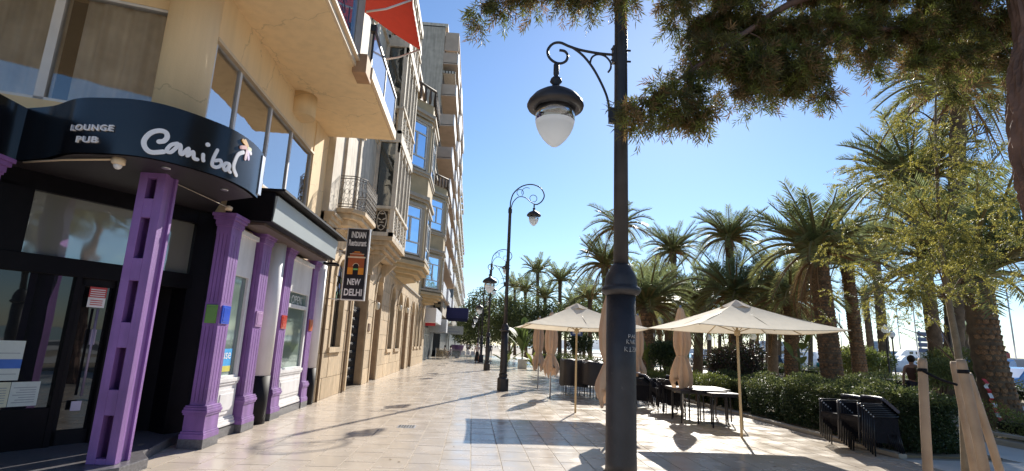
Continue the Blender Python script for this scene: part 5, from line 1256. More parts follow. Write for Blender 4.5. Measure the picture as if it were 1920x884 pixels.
RACH = mat('frond_stalk', (.20, .16, .06), .6, var=.2)
DRY = mat('dry_frond_stalk', (.24, .13, .055), .7, var=.3)
FR = [[frond_mesh('frond', 1.0, R(70), .12, 46, .013, .19, [L_PALM, RACH], 1, .5), frond_mesh('frond', 1.0, R(58), .35, 46, .013, .20, [L_PALM, RACH], 2, .5),
       frond_mesh('frond', 1.0, R(45), .55, 46, .013, .20, [L_PALM, RACH], 3, .4), frond_mesh('frond', 1.0, R(28), .70, 46, .013, .20, [L_PALM2, RACH], 4, .35),
       frond_mesh('frond', 1.0, R(8), .75, 44, .012, .18, [L_PALM2, DRY], 5, .3)]]
L_DRY = leafm('dry_leaflet', (.32, .21, .10), (.18, .11, .05), .3)
FRD = frond_mesh('dry_frond', 1.0, R(-5), .9, 30, .014, .16, [L_DRY, DRY], 9, .2)
FRF = [frond_mesh('frond_far', 1.0, R(70), .12, 22, .03, .20, [L_PALM, RACH], 6, .5), frond_mesh('frond_far', 1.0, R(52), .45, 22, .03, .20, [L_PALM, RACH], 7, .4), frond_mesh('frond_far', 1.0, R(25), .72, 22, .03, .20, [L_PALM2, RACH], 8, .3)]
def arr(me):
    v = np.empty(len(me.vertices)*3); me.vertices.foreach_get('co', v)
    F = np.array([list(p.vertices) for p in me.polygons]); mi = np.empty(len(me.polygons), np.int32); me.polygons.foreach_get('material_index', mi); return v.reshape(-1, 3), F, mi
FRFA = [arr(m_) for m_ in FRF]
def crown_far(n, L_, seed):
    r_ = random.Random(seed); V = []; F = []; M_ = []; o = 0
    for i in range(n):
        f = (i+.5)/n; k = 0 if f < .3 else (1 if f < .68 else 2); v, q, mi = FRFA[k]; a = i*2.39996 + r_.uniform(-.3, .3); s = L_*r_.uniform(.8, 1.05)
        c, sn = math.cos(a), math.sin(a); tl = R(r_.uniform(-10, 10)); ct, st_ = math.cos(tl), math.sin(tl)
        x, y, z = v[:, 0]*s, v[:, 1]*s, v[:, 2]*s; x, z = x*ct - z*st_, x*st_ + z*ct
        V.append(np.stack([x*c - y*sn, x*sn + y*c, z], -1)); F.append(q+o); M_.append(mi); o += len(v)
    return numesh('crown', np.concatenate(V), np.concatenate(F), [L_PALM, RACH, L_PALM2], np.concatenate(M_))
CROWNS = [crown_far(34, 2.6, s) for s in (1, 2, 3)]
boot = MB(); boot.add([(-.5, 0, -.35), (.5, 0, -.35), (.38, -.55, .25), (-.38, -.55, .25), (-.3, 0, .45), (.3, 0, .45), (0, -.30, -.5)],
    [(0, 6, 3), (6, 1, 2), (6, 2, 3), (3, 2, 5, 4), (1, 5, 2), (0, 3, 4)])
boot_me = boot.mesh('leaf_base', BARKB)
def palm(lab, base, top, r0, nf, L_, seed, far=False, boots=0, lean=0.0, spread=(0, 1), r1=None, cat='palm tree', dead=None):
    base, top = Vector(base), Vector(top); t = thing('date_palm', lab, cat, base, 0, 'palms of the promenade park'); r_ = random.Random(seed)
    h = top - base; r1 = r1 or r0*.8
    n = max(6, int(h.length/.16)) if not far else 10; path = []; rad = []
    for i in range(n+1):
        f = i/n; p = h*f + Vector((math.sin(f*math.pi)*lean, 0, 0)); path.append(p); rr = r0 + (r1-r0)*f
        if f < .06: rr *= 1.25
        if f > .93: rr *= 1.25
        if not far: rr *= (1.0 + .10*(i % 2))
        rad.append(rr)
    b = MB(); b.tube(path, rad, 14 if not far else 7)
    b.build('trunk', BARK, t)
    if boots:
        k = 0; H = h.length; per = max(6, int(2*math.pi*r0/.145)); rows = int(H/.125)
        joined = MB()
        for j in range(rows):
            for i in range(per):
                f = (j+.5)/rows; a = 2*math.pi*(i + .5*(j % 2))/per + r_.uniform(-.08, .08); q = h*f + Vector((math.sin(f*math.pi)*lean, 0, 0)); rr = r0 + (r1-r0)*f
                if boots == 2 and math.cos(a+math.pi/2 - .6) < -.35: continue            # the far side of the trunk is never seen
                s = .14*r_.uniform(.85, 1.2); M_ = Matrix.Translation(q + Vector((math.cos(a)*rr*.94, math.sin(a)*rr*.94, 0))) @ Matrix.Rotation(a+math.pi/2, 4, 'Z') @ Matrix.Rotation(R(r_.uniform(-10, 10)), 4, 'Y') @ Matrix.Diagonal((s, s*.75, s, 1))
                if boots == 2 and k < 290: o = link('leaf_base', boot_me, t); o.matrix_local = M_; k += 1
                else: joined.xf = M_; joined.add(boot.V, boot.F)
        if joined.V: tag(joined.build('leaf_bases', BARKB, t), kind='stuff')
    if far:
        o = link('crown', CROWNS[seed % 3], t, loc=h); o.scale = (L_/2.6,)*3; o.rotation_euler = (0, 0, r_.uniform(0, 6)); return t
    nf = int(nf*1.22)
    for i in range(nf):
        f = (i+.5)/nf; f = spread[0] + f*(spread[1]-spread[0]); k = min(4, int(min(.999, max(0, f+r_.uniform(-.08, .08)))*5)); me = FR[0][k]
        o = link('frond', me, t, loc=h + Vector((0, 0, .12*(1-f)))); s = L_*r_.uniform(.82, 1.08)*(1 - .12*(f < .15))
        o.rotation_euler = (R(r_.uniform(-8, 8)), R(r_.uniform(-9, 9)), i*2.39996 + r_.uniform(-.25, .25)); o.scale = (s, s, s)
    for i in range(r_.randint(4, 9) if dead is None else dead):                    # dead fronds hanging under the crown
        o = link('dry_frond', FRD, t, loc=h - Vector((0, 0, .12))); s = L_*r_.uniform(.5, .75); o.rotation_euler = (R(r_.uniform(-10, 10)), R(r_.uniform(5, 35)), r_.uniform(0, 6.28)); o.scale = (s, s, s)
    return t
def P2(px, py, Y, bx=None, z=0.05):
    top = at(px, py, Y); base = Vector((top.x, Y, z))
    if bx is not None:                                   # foot seen at column bx
        lo, hi = top.x-6, top.x+6
        for _ in range(40):
            mid = (lo+hi)/2; c = ROWS.T @ np.array([mid, Y, z-CAM_H]); x = 960 + 999*c[0]/-c[2]
            if x < bx: lo = mid
            else: hi = mid
        base.x = lo
    return base, top
def pl_(lab, px, py, Y, bx, r0, nf, L_, seed, **k):
    b_, t_ = P2(px, py, Y, bx); return palm(lab, b_, t_, r0, nf, L_, seed, **k)
pl_('stout big palm at right with rough leaf bases and striped tape round its foot', 1832, 525, 13, 1893, .36, 56, 3.0, 11, boots=2, lean=-.15, spread=(0, .74), dead=0)
pl_('palm with a thick scaly trunk rising behind the hedge, right of the open parasol', 1533, 478, 21, 1566, .40, 58, 3.0, 12, boots=1, spread=(0, .86))
pl_('tall palm behind the feathery young tree with its crown against the overhanging branches', 1797, 168, 16.5, 1787, .27, 52, 3.0, 13, boots=0)
pl_('palm with arching crown seen through the feathery tree, right of centre', 1712, 345, 19, 1770, .24, 46, 3.0, 14, boots=0, spread=(0, .85), dead=3)
pl_('leaning palm trunk just right of the thick scaly palm', 1588, 500, 25, 1618, .30, 40, 3.0, 15, boots=1, spread=(0, .8), dead=2)
pl_('slender palm with a bulge in its trunk among the leaning ones', 1622, 560, 40, 1640, .26, 30, 1.9, 16, r1=.2)
pl_('straight palm trunk left of the pair of globe lamps', 1640, 470, 34, 1664, .32, 40, 2.8, 17, spread=(0, .85), dead=2)
pl_('tall palm whose crown stands highest against the sky, above the open parasol', 1367, 450, 33, 1378, .27, 50, 2.75, 18, boots=1)
pl_('tall palm with thin arching fronds behind the nearest lamp post', 1161, 428, 38, 1168, .25, 26, 2.9, 19, spread=(.25, 1))
pl_('palm with drooping fronds left of the nearest lamp post, over the cream parasol', 1134, 500, 40, 1140, .28, 44, 3.0, 20)
pl_('upright palm between the lamp post and the highest crown', 1262, 475, 42, 1270, .27, 46, 3.0, 21)
pl_('stout palm with a scaly reddish trunk beside the right edge of the nearest post', 1212, 578, 27, 1214, .34, 56, 3.0, 22, boots=1)
pl_('low bushy palm behind the open parasol, left part', 1312, 572, 33, 1308, .30, 50, 3.1, 23)
pl_('dense upright palm behind the open parasol apex', 1378, 560, 29, 1384, .32, 56, 3.2, 24)
pl_('bushy palm with drooping fronds right of the parasol apex', 1448, 575, 32, 1450, .30, 50, 3.1, 25)
pl_('palm with a scaly trunk left of the thick one behind the parasol edge', 1482, 560, 26, 1487, .36, 50, 2.9, 26, boots=1)
pl_('bushy palm filling the gap behind the closed flared parasol', 1255, 575, 37, 1252, .30, 44, 3.1, 27)
pl_('small distant fan crowned palm between stake and big palm', 1812, 622, 42, 1815, .24, 30, 1.5, 29)
pl_('palm behind the feathery tree with a dark smooth trunk near the wooden stakes', 1775, 430, 17.5, 1795, .23, 40, 2.6, 30, spread=(0, .8), dead=1)
fars = [(1008, 512, 66, 1009, 'tallest of the far palms left of the cream parasol'), (985, 548, 70, 986, 'slim far palm left of the tallest of the far group'), (965, 540, 88, 965, 'leftmost slim far palm beside the second lamp post'),
        (1050, 528, 58, 1049, 'far palm with a wide crown above the cream parasol'), (1022, 560, 62, 1021, 'far low palm between the tall far ones'), (1106, 562, 52, 1106, 'bushy far palm above the apex of the cream parasol'),
        (1078, 575, 60, 1078, 'far palm crown peeking over the cream parasol slope'), (1180, 545, 48, 1182, 'far palm crown beside the collar of the nearest post'), (1225, 530, 55, 1225, 'far palm crown between the stout reddish and upright palms'),
        (1330, 545, 50, 1330, 'far palm crown left of the highest palm trunk'), (1410, 560, 48, 1409, 'far palm crown right of the dense upright palm'), (1290, 600, 60, 1288, 'far low palm behind the flared closed parasol'),
        (1350, 605, 64, 1349, 'far low palm trunk seen under the open parasol, left'), (1420, 602, 58, 1419, 'far low palm trunk seen under the open parasol, middle'), (1462, 598, 66, 1462, 'far low palm trunk seen under the open parasol, right'),
        (1520, 600, 52, 1520, 'far dark palm trunk left of the thick scaly trunk'), (1150, 590, 66, 1150, 'far palm hidden behind the nearest lamp post'), (1196, 600, 70, 1196, 'far palm trunk just right of the nearest lamp post'),
        (1238, 605, 75, 1238, 'far palm trunk behind the dark green round shrub'), (1270, 610, 80, 1270, 'far palm trunk behind the closed flared parasol'), (1390, 610, 80, 1390, 'far palm trunk behind the purple shrub'), (1095, 600, 75, 1095, 'far palm trunk behind the black covered chairs'),
        (1060, 595, 78, 1060, 'far palm trunk between the two closed parasols'), (1440, 585, 45, 1441, 'dark palm trunk in shade right of the parasol pole'), (955, 575, 95, 955, 'far low palm behind the second lamp post')]
for i, (px, py, Y, bx, lab) in enumerate(fars): pl_(lab, px, py, Y, bx, .24, 0, 2.6 if Y < 75 else 2.9, 40+i, far=True)
t = thing('warning_tape', 'red and white striped warning tape wound round the foot of the big palm', 'tape'); bb_, tt_ = P2(1832, 525, 13, 1893)
b = MB(); r_ = random.Random(2)
P_ = [Vector((bb_.x-.42+.02*math.sin(i*1.3) - (.35*(i/22)), 12.72+.03*math.sin(i*2.1), .02 + 1.25*(i/22))) for i in range(23)]
for i in range(22):
    w_ = .05; q = [P_[i]+Vector((-w_, 0, 0)), P_[i]+Vector((w_, 0, 0)), P_[i+1]+Vector((w_, 0, 0)), P_[i+1]+Vector((-w_, 0, 0))]
    b.add(q + [v+Vector((0, .01, 0)) for v in q], [(0, 1, 2, 3), (4, 7, 6, 5), (0, 3, 7, 4), (1, 5, 6, 2)], i//2 % 2)
b.build('strip', [mat('tape_red', (.55, .03, .03), .4), mat('tape_white', (.7, .7, .7), .4)], t)
# ---- broadleaf trees ----
def tree(lab, base, blobs, n, lf, mats, tr, seed, cat='tree', name='broadleaf_tree', probs=None, barkm=BARKG, lw=.5, shell=.45, H=None):
    base = Vector(base); t = thing(name, lab, cat, base); bl = [(x-base.x, y-base.y, z-base.z, *rr) for x, y, z, *rr in blobs]
    P, u = blob_pts(bl, n, shell); foliage('crown', P, unit(u*.5+rand_dirs(n)), rand_dirs(n)+np.array([0, 0, .5]), lf*(.6+.8*rng.random(n)), lf*lw, mats, t, probs)
    b = MB(); cz = min(q[2]-q[5]*.3 for q in bl); r_ = random.Random(seed)
    b.tube([(0, 0, -.05), (.03, 0, cz*.5), (0, .05, cz)], [tr, tr*.85, tr*.65], 9)
    for q in bl: b.tube([(0, .05, cz*.9), (q[0]*.5, q[1]*.5, (cz+q[2])/2), (q[0], q[1], q[2])], [tr*.45, tr*.25, .02], 5)
    b.build('trunk', barkm, t); return t
def blobs_at(L_): return [(*at(px, py, Y), r, r*1.0, r*.9) for px, py, Y, r in L_]
tree('dark tree at the end of the promenade left of the second lamp post', at(912, 660, 78), blobs_at([(905, 565, 78, 2.2), (890, 590, 78, 2.4), (925, 590, 78, 2.4), (905, 620, 78, 2.6), (935, 615, 78, 2.2), (880, 615, 78, 2.0)]), 9000, .34, [L_DARK, L_MID], .2, 1, probs=[.75, .25])
tree('dark tree farther back at the end of the promenade by the shopfronts', at(880, 655, 100), blobs_at([(873, 600, 100, 2.6), (885, 625, 100, 2.8), (868, 628, 100, 2.0)]), 5000, .38, [L_DARK, L_MID], .2, 2, probs=[.75, .25])
tree('green tree behind the second lamp post', at(945, 655, 58), blobs_at([(945, 585, 58, 1.9), (960, 610, 58, 2.0), (932, 618, 58, 1.6), (975, 590, 58, 1.7)]), 7000, .26, [L_MID, L_DARK], .16, 3)
tree('green tree above the potted banana plant', at(1000, 665, 55), blobs_at([(990, 590, 55, 2.0), (1015, 605, 55, 2.0), (975, 620, 55, 1.7), (1035, 595, 55, 1.8), (1000, 625, 55, 1.8)]), 8000, .26, [L_MID, L_DARK], .16, 4)
tree('dense green tree mass behind the cream parasol', at(1075, 665, 62), blobs_at([(1060, 605, 62, 2.2), (1090, 590, 62, 2.3), (1115, 605, 62, 2.2), (1145, 600, 62, 2.2)]), 7000, .3, [L_DARK, L_MID], .18, 5)
tree('dense green tree mass behind the nearest post and open parasol', at(1260, 668, 66), blobs_at([(1200, 600, 66, 2.6), (1240, 590, 66, 2.7), (1285, 600, 66, 2.6), (1330, 590, 66, 2.6)]), 8000, .32, [L_DARK, L_MID], .18, 6)
tree('dense green tree mass behind the open parasol right side', at(1420, 672, 60), blobs_at([(1380, 600, 60, 2.4), (1420, 590, 60, 2.5), (1465, 600, 60, 2.4), (1500, 610, 60, 2.0)]), 7000, .3, [L_DARK, L_MID], .18, 7)
# ---- young feathery tree held by stakes ----
def sprays(P, D, L_, nlf, ll, lw, mats, name, parent, probs=None, jit=.35, droop=.25):
    """leafy twigs: for each twig base P and direction D, nlf leaves along L_ on both sides"""
    n = len(P); D = unit(D); k = np.tile(np.arange(nlf), n); idx = np.repeat(np.arange(n), nlf); f = (k+.5)/nlf
    Ls = (L_*(.7+.6*rng.random(n)))[idx]; a = unit(np.cross(D, rand_dirs(n)))[idx]; c = np.cross(D[idx], a); ang = k*2.39996 + rng.random(n*nlf)*.5
    side = a*np.cos(ang)[:, None] + c*np.sin(ang)[:, None]
    Q = P[idx] + D[idx]*(Ls*f)[:, None]; Q[:, 2] -= droop*Ls*f*f
    dd = unit(D[idx]*.75 + side*.8 + rng.normal(size=(n*nlf, 3))*jit*.5 - np.array([0, 0, .12])); nn = rand_dirs(n*nlf)
    V, F = leaves(Q, dd, nn, ll*(.7+.5*rng.random(n*nlf)), lw)
    mi = None
    if isinstance(mats, list) and len(mats) > 1: mi = rng.choice(len(mats), n, p=probs)[idx]
    return tag(link(name, numesh(name, V, F, mats, mi), parent), kind='stuff')
yb = ground(1812, 905); yt = thing('young_feathery_tree', 'young tree with airy yellow green feathery leaves tied to wooden stakes', 'tree', yb)
Yt = yb.y
tp = [Vector((0, 0, 0))] + [at(px, py, Yt+dy)-yb for px, py, dy in ((1800, 690, .02), (1778, 560, .05), (1764, 450, .1), (1757, 330, .1), (1754, 230, .15), (1757, 120, .2))]
MB().tube(spline(tp, 4), list(np.linspace(.055, .012, len(spline(tp, 4)))), 9).build('trunk', BARKG, yt)
clus = [(1740,240,.30),(1790,225,.28),(1700,215,.22),(1770,300,.34),(1650,330,.30),(1700,350,.34),(1620,370,.26),(1590,400,.20),(1740,390,.36),(1800,350,.36),(1850,310,.30),(1870,380,.34),(1690,430,.32),(1640,450,.26),(1740,470,.34),(1810,440,.36),
        (1870,460,.34),(1600,500,.24),(1650,530,.30),(1700,520,.32),(1760,540,.30),(1830,520,.30),(1890,530,.28),(1620,560,.26),(1680,575,.22),(1740,590,.16),(1560,470,.16),(1575,560,.18),(1905,430,.26),(1690,615,.12)]
bl = [( *(at(px, py, Yt+random.uniform(-.8, 1.1))-yb), r*1.15, r*1.15, r*.65) for px, py, r in clus]
P, u = blob_pts([(x+random.gauss(0, .22), y+random.gauss(0, .25), z+random.gauss(0, .14), a*.42, b__*.42, c__*.34) for x, y, z, a, b__, c__ in bl for _ in range(4)], 2100, .25); D = unit(u*np.array([1, 1, .4])+rand_dirs(2100)*.6+np.array([0, 0, -.2])); sprays(P[:1750], D[:1750], .19, 22, .036, .015, [L_YEL, L_YEL2], 'crown', yt, [.6, .4])
b = MB(); r_ = random.Random(8)
for q in bl:
    s = min(tp, key=lambda v: abs(v.z-(q[2]-.35))+.01*random.random()); e = Vector(q[:3]); mm = s.lerp(e, .5)+Vector((0, 0, .12)); b.tube(spline([s, mm, e], 3), [.014, .013, .012, .01, .008, .006, .005], 5)
b.build('branches', TWIG, yt)
def stake(lab, px, py_top, px_b, Y, r=.045):
    top = at(px, py_top, Y); base = P2(px, py_top, Y, px_b, 0)[0]; base = Vector((base.x, Y, 0)); t = thing('wooden_stake', lab, 'stake', base)
    h = top-base; MB().tube([(0, 0, -.1), h*.5, h*.97, h], [r*1.05, r, r*.97, r*.8], 14).build('post', WOODS, t); return t
stake('round wooden stake standing alone left of the young tree', 1729, 672, 1742, 6.45, .052)
stake('front round wooden stake right beside the young tree trunk', 1801, 674, 1868, 5.6, .05)
stake('wooden stake partly hidden behind the front one, left side', 1788, 678, 1838, 6.6, .045)
stake('wooden stake leaning behind the front one, right side', 1815, 700, 1895, 6.5, .045)
t = thing('tree_tie', 'black strap tying the young tree between the wooden stakes', 'strap')
b = MB(); A, B_ = at(1729, 695, 6.40), at(1795, 722, 6.1); C_ = at(1803, 700, 5.55)
for dz in (0,): b.tube(spline([A, A.lerp(B_, .5)+Vector((0, 0, -.02)), B_], 4), .016, 6)
b.lathe([(.055, -.02), (.055, .02)], 14, at(1729, 694, 6.45)); b.lathe([(.054, -.02), (.054, .02)], 14, at(1806, 697, 5.6))
b.build('strap', BLACKM, t)
# ---- big overhanging tree ----
ob = Vector((5.85, 4.75, 0)); ot = thing('overhanging_tree', 'large tree at the right edge whose dark needle leaved branches hang over the promenade', 'tree', ob)
tw = [at(2070, 884, 4.75), at(2015, 600, 4.75), at(1978, 420, 4.75), at(1942, 300, 4.75), at(1928, 150, 4.75), at(1926, 0, 4.75)]
ob_ = [Vector((tw[0].x-ob.x, 0, 0))] + [v-ob for v in tw[1:]] + [Vector((tw[-1].x-ob.x-.3, .2, 8.5))]
pts_ = spline(ob_, 14); tb_ = MB().tube(pts_, list(np.linspace(.24, .13, len(pts_))), 36, closed_ends=False, smooth=False)
for i_ in range(len(pts_)):                              # plated, ridged bark
    for j_ in range(36):
        v_ = Vector(tb_.V[i_*36+j_]); c_v = pts_[i_]; k_ = 1 + .10*math.sin(j_*1.9 + 1.2*math.sin(i_*.35) + i_*.05)*math.sin(j_*.7+i_*.11) + .06*math.sin(i_*.9+j_*2.1) + random.uniform(-.03, .03)
        tb_.V[i_*36+j_] = tuple(c_v + (v_-c_v)*k_)
tb_.build('trunk', BARKR, ot)
bm_ = [(at(1905, 330, 4.75), at(1930, 380, 4.4)),]
OB = []
def ob_at(L_, k=1.0):
    for px, py, dY, r in L_:
        v = at(px, py, 4.6+dY); n_ = max(3, int(r*26))
        for _ in range(n_):                              # many small tufts instead of one smooth lobe
            d = Vector(rng.normal(size=3)); d.normalize(); d *= r*.8*random.random()**.5; rr = r*random.uniform(.22, .42)*k
            OB.append((v.x-ob.x+d.x, v.y-ob.y+d.y*1.2, v.z-ob.z+d.z*.85, rr, rr*1.1, rr*.75))
# left strip along the top
ob_at([(890, 12, .3, .14), (905, 38, .35, .10), (930, 8, .3, .16), (975, 0, .3, .18), (1005, 12, .3, .14), (1060, -5, .35, .18), (1090, 12, .3, .13), (1120, 0, .2, .14), (1150, 0, -.2, .13), (1175, -5, -.2, .13), (1000, -50, .3, .3), (1100, -50, .3, .3), (1180, -50, .2, .25)])
# main mass
ob_at([(1265, 0, .2, .17), (1258, 45, .1, .10), (1285, 70, .3, .13), (1275, 105, .2, .07), (1178, 195, -.35, .13), (1210, 190, -.3, .16), (1185, 222, -.35, .09), (1245, 178, -.2, .20), (1295, 150, 0, .24), (1290, 195, -.1, .20), (1320, 208, 0, .15), (1200, 228, -.3, .10), (1300, 225, -.1, .10), (1250, 215, -.2, .12), (1345, 100, .2, .26),
       (1385, 130, .2, .28), (1380, 175, .1, .17), (1420, 165, .3, .19), (1440, 110, .3, .30), (1420, 195, .2, .09), (1480, 140, .3, .24), (1520, 145, .3, .20), (1540, 175, .3, .12), (1545, 105, .4, .22), (1330, 30, .4, .28), (1400, 40, .4, .30), (1480, 50, .5, .32), (1555, 40, .5, .28),
       (1620, 40, .6, .26), (1600, 90, .6, .16), (1655, 90, .5, .20), (1700, 50, .6, .28), (1640, 125, .5, .09), (1705, 120, .6, .16), (1745, 90, .6, .24), (1785, 125, .7, .18), (1775, 45, .7, .28), (1820, 90, .7, .22), (1850, 45, .8, .26), (1840, 125, .8, .15),
       (1865, 95, .9, .18), (1715, 165, .6, .10), (1790, 175, .7, .11), (1760, 150, .7, .12), (1835, 185, .8, .10), (1880, 170, .8, .14), (1895, 120, .8, .18), (1890, 40, .9, .24), (1290, -45, .3, .3), (1400, -50, .4, .4), (1520, -50, .5, .4), (1640, -40, .6, .4), (1760, -40, .7, .4), (1860, -40, .8, .35)])
nS = 7400
P, u = blob_pts(OB, nS, .2); D = unit(u*np.array([1, 1, .5]) + rand_dirs(nS)*.5 + np.array([-.2, -.1, -.45]))
sprays(P, D, .15, 24, .080, .0115, [L_OVER, L_OVER2, L_OVER3], 'foliage', ot, [.46, .28, .26], jit=.3, droop=.35)
# upper crown beyond the picture
ub = [(-.9, .5, 6.3, 1.2, 1.1, .6), (-2.4, .5, 6.2, 1.2, 1.0, .5), (.6, .4, 6.4, 1.0, 1.0, .6), (-1.0, .5, 7.2, 1.5, 1.6, .9), (.6, .5, 7.8, 1.4, 1.5, 1.2), (-1.6, 1.2, 8.4, 1.6, 1.5, .9)]
P, u = blob_pts(ub, 2600, .5); sprays(P, unit(u+rand_dirs(2600)*.5), .22, 14, .12, .016, [L_OVER, L_OVER3], 'upper_foliage', ot, [.6, .4])
b = MB()
def limb(pts, r0, r1): q = spline(pts, 5); b.tube(q, list(np.linspace(r0, r1, len(q))), 8)
S0 = ob_[5]+Vector((0, 0, .5))
A1 = [at(1800, -60, 5.2)-ob, at(1640, -30, 5.1)-ob, at(1500, 0, 5.0)-ob, at(1400, 60, 4.8)-ob, at(1300, 130, 4.6)-ob, at(1215, 190, 4.3)-ob]
A2 = [at(1820, 0, 5.3)-ob, at(1720, 50, 5.2)-ob, at(1600, 60, 5.1)-ob, at(1500, 110, 4.9)-ob, at(1430, 150, 4.7)-ob]
A3 = [at(1500, 0, 5.0)-ob, at(1350, -20, 4.8)-ob, at(1150, -20, 4.8)-ob, at(980, -15, 4.9)-ob, at(905, 10, 4.95)-ob]
limb([S0]+A1, .07, .008); limb([S0]+A2, .05, .008); limb(A3, .03, .005)
for i in range(0, len(OB), 5):
    q = Vector(OB[i][:3]); s = min(A1+A2+A3, key=lambda v: (v-q).length)
    limb([s, s.lerp(q, .5)+Vector((0, 0, .03)), q], .008, .003)
b.build('branches', BARKR, ot)
# unseen street trees added behind the viewpoint to darken the window reflections
for i, (x, y) in enumerate(((4, -12), (9.5, -15), (1, -22), (6, -27), (-3, -34), (13, -22))):
    tree(('unseen leafy street tree added behind the viewpoint, %s' % ('nearest', 'second', 'third', 'fourth', 'fifth', 'sixth')[i]), (x, y, 0), [(x, y, 5.2, 2.2, 2.2, 1.8), (x+1.2, y+.6, 6.3, 1.6, 1.6, 1.4), (x-1.2, y-.4, 6.6, 1.6, 1.6, 1.4), (x, y, 3.9, 1.5, 1.5, 1.0)], 2200, .34, [L_MID, L_DARK], .18, 90+i)
# ================================================================ people, vehicles, boats and far things
SKIN = mat('skin', (.40, .22, .15), .6, var=.05)
def skin_mesh(name, verts, edges, radii, m_, parent, sub=1, root=0, flat=1.0):
    me = bpy.data.meshes.new(name); me.from_pydata([Vector(v) for v in verts], edges, []); me.materials.append(m_)
    o = link(name, me, parent); sk = o.modifiers.new('skin', 'SKIN'); sk.use_smooth_shade = True
    for i, r in enumerate(radii):
        d = me.skin_vertices[0].data[i]; d.radius = (r, r) if not isinstance(r, tuple) else r; d.use_root = (i == root)
    s = o.modifiers.new('sub', 'SUBSURF'); s.levels = sub; s.render_levels = sub; return o
def person(lab, loc, rz, h=1.7, top=(.5, .5, .5), bottom=(.03, .03, .04), hair=(.03, .02, .015), skirt=False, stride=.18, sleeves=True, scarf=None, sit=False):
    """standing or walking figure facing -y"""
    t = thing('person', lab, 'person', loc, rz); k = h/1.7; s_ = stride
    if sit:
        hipz = .48; V = [(0, 0, hipz), (0, -.0, hipz+.28), (0, -.02, hipz+.5), (0, -.02, hipz+.58), (0, -.05, hipz+.72),
             (.18, -.02, hipz+.5), (.22, -.12, hipz+.25), (.16, -.32, hipz+.18), (-.18, -.02, hipz+.5), (-.22, -.12, hipz+.25), (-.16, -.32, hipz+.18),
             (.1, -.02, hipz), (.12, -.42, hipz+.02), (.12, -.45, .08), (.12, -.55, .04), (-.1, -.02, hipz), (-.12, -.42, hipz+.02), (-.12, -.45, .08), (-.12, -.55, .04)]
    else:
        V = [(0, 0, .92), (0, 0, 1.15), (0, 0, 1.38), (0, -.01, 1.47), (0, -.02, 1.60),
             (.18, 0, 1.38), (.24, .02-s_*.4, 1.12), (.23, -.06-s_*.6, .88), (-.18, 0, 1.38), (-.24, .02+s_*.4, 1.12), (-.23, -.06+s_*.6, .88),
             (.09, 0, .88), (.10, -s_*.9, .50), (.10, -s_*.9, .08), (.10, -s_*.9-.12, .04), (-.09, 0, .88), (-.10, s_*.4, .50), (-.10, s_*1.5, .10), (-.10, s_*1.5-.10, .04)]
    V = [(x*k, y*k, z*k) for x, y, z in V]
    E_ = [(0,1),(1,2),(2,3),(3,4),(2,5),(5,6),(6,7),(2,8),(8,9),(9,10),(0,11),(11,12),(12,13),(13,14),(0,15),(15,16),(16,17),(17,18)]
    rad = [.12,.11,.12,.055,.095,.06,.042,.032,.06,.042,.032,.085,.058,.042,.035,.085,.058,.042,.035]
    skin_mesh('body', V, E_, [r*k for r in rad], SKIN, t)
    cn = lambda c: mat('cloth_%d_%d_%d' % tuple(int(q*100) for q in c), c, .85, var=.1)
    ids = [0,1,2,5,6,8,9] if sleeves else [0,1,2,5,8]
    if sleeves: ed = [(0,1),(1,2),(2,3),(3,4),(2,5),(5,6)]
    else: ed = [(0,1),(1,2),(2,3),(2,4)]
    skin_mesh('shirt', [V[i] for i in ids], ed, [(.145,.15,.14,.085,.06,.085,.06)[j]*k if sleeves else (.145,.15,.14,.085,.085)[j]*k for j in range(len(ids))], cn(top), t)
    if skirt:
        MB().lathe([(.13*k, 1.0*k), (.17*k, .85*k), (.20*k, .5*k), (.24*k, .18*k)], 14).build('skirt', cn(bottom), t)
    else:
        ids = [0, 11, 12, 13, 15, 16, 17]; skin_mesh('trousers', [V[i] for i in ids], [(0,1),(1,2),(2,3),(0,4),(4,5),(5,6)], [r*k for r in (.14,.10,.075,.058,.10,.075,.058)], cn(bottom), t)
    hd = Vector(V[4])
    b = MB(); c = hd + Vector((0, .012, .03)); b.sphere(c, .108*k, n=12, k=8, sz=1.12)
    if scarf: 
        b = MB(); b.sphere(c+Vector((0, .01, 0)), .125*k, n=12, k=8, sz=1.15); b.lathe([(.09*k, .0), (.16*k, -.12*k), (.19*k, -.22*k)], 12, c-Vector((0, 0, .05)))
        b.build('headscarf', cn(scarf), t)
    else:
        o = b.build('hair', cn(hair), t); 
    f = MB()
    fy = -.095*k if not scarf else -.13*k
    fc = hd + Vector((0, fy, 0)); f.sphere(fc+Vector((.03*k, 0, .015)), .012*k, n=6, k=4); f.sphere(fc+Vector((-.03*k, 0, .015)), .012*k, n=6, k=4)
    f.box(fc.x-.02*k, fc.y-.004, fc.z-.05*k, fc.x+.02*k, fc.y+.004, fc.z-.04*k); f.build('face_features', mat('dark_eye', (.05, .03, .03), .5), t)
    if scarf: q = MB(); q.sphere(hd+Vector((0, -.05*k, .0)), .088*k, n=10, k=7, sz=1.15); q.build('face', SKIN, t)
    for s in (7, 10):                                  # hands with fingers
        p = Vector(V[s]); b = MB(); b.sphere(p+Vector((0, -.01, -.03)), .036*k, n=8, k=5, sz=1.3)
        for j in range(4): b.tube([p+Vector((-.02+.013*j, -.01, -.06)), p+Vector((-.02+.013*j, -.02, -.10-.006*(j in (1, 2)))), p+Vector((-.02+.013*j, -.035, -.115))], [.008, .007, .006], 5)
        b.tube([p+Vector((0, -.035, -.03)), p+Vector((0, -.055, -.06))], [.009, .007], 5); b.build('hand', SKIN, t)
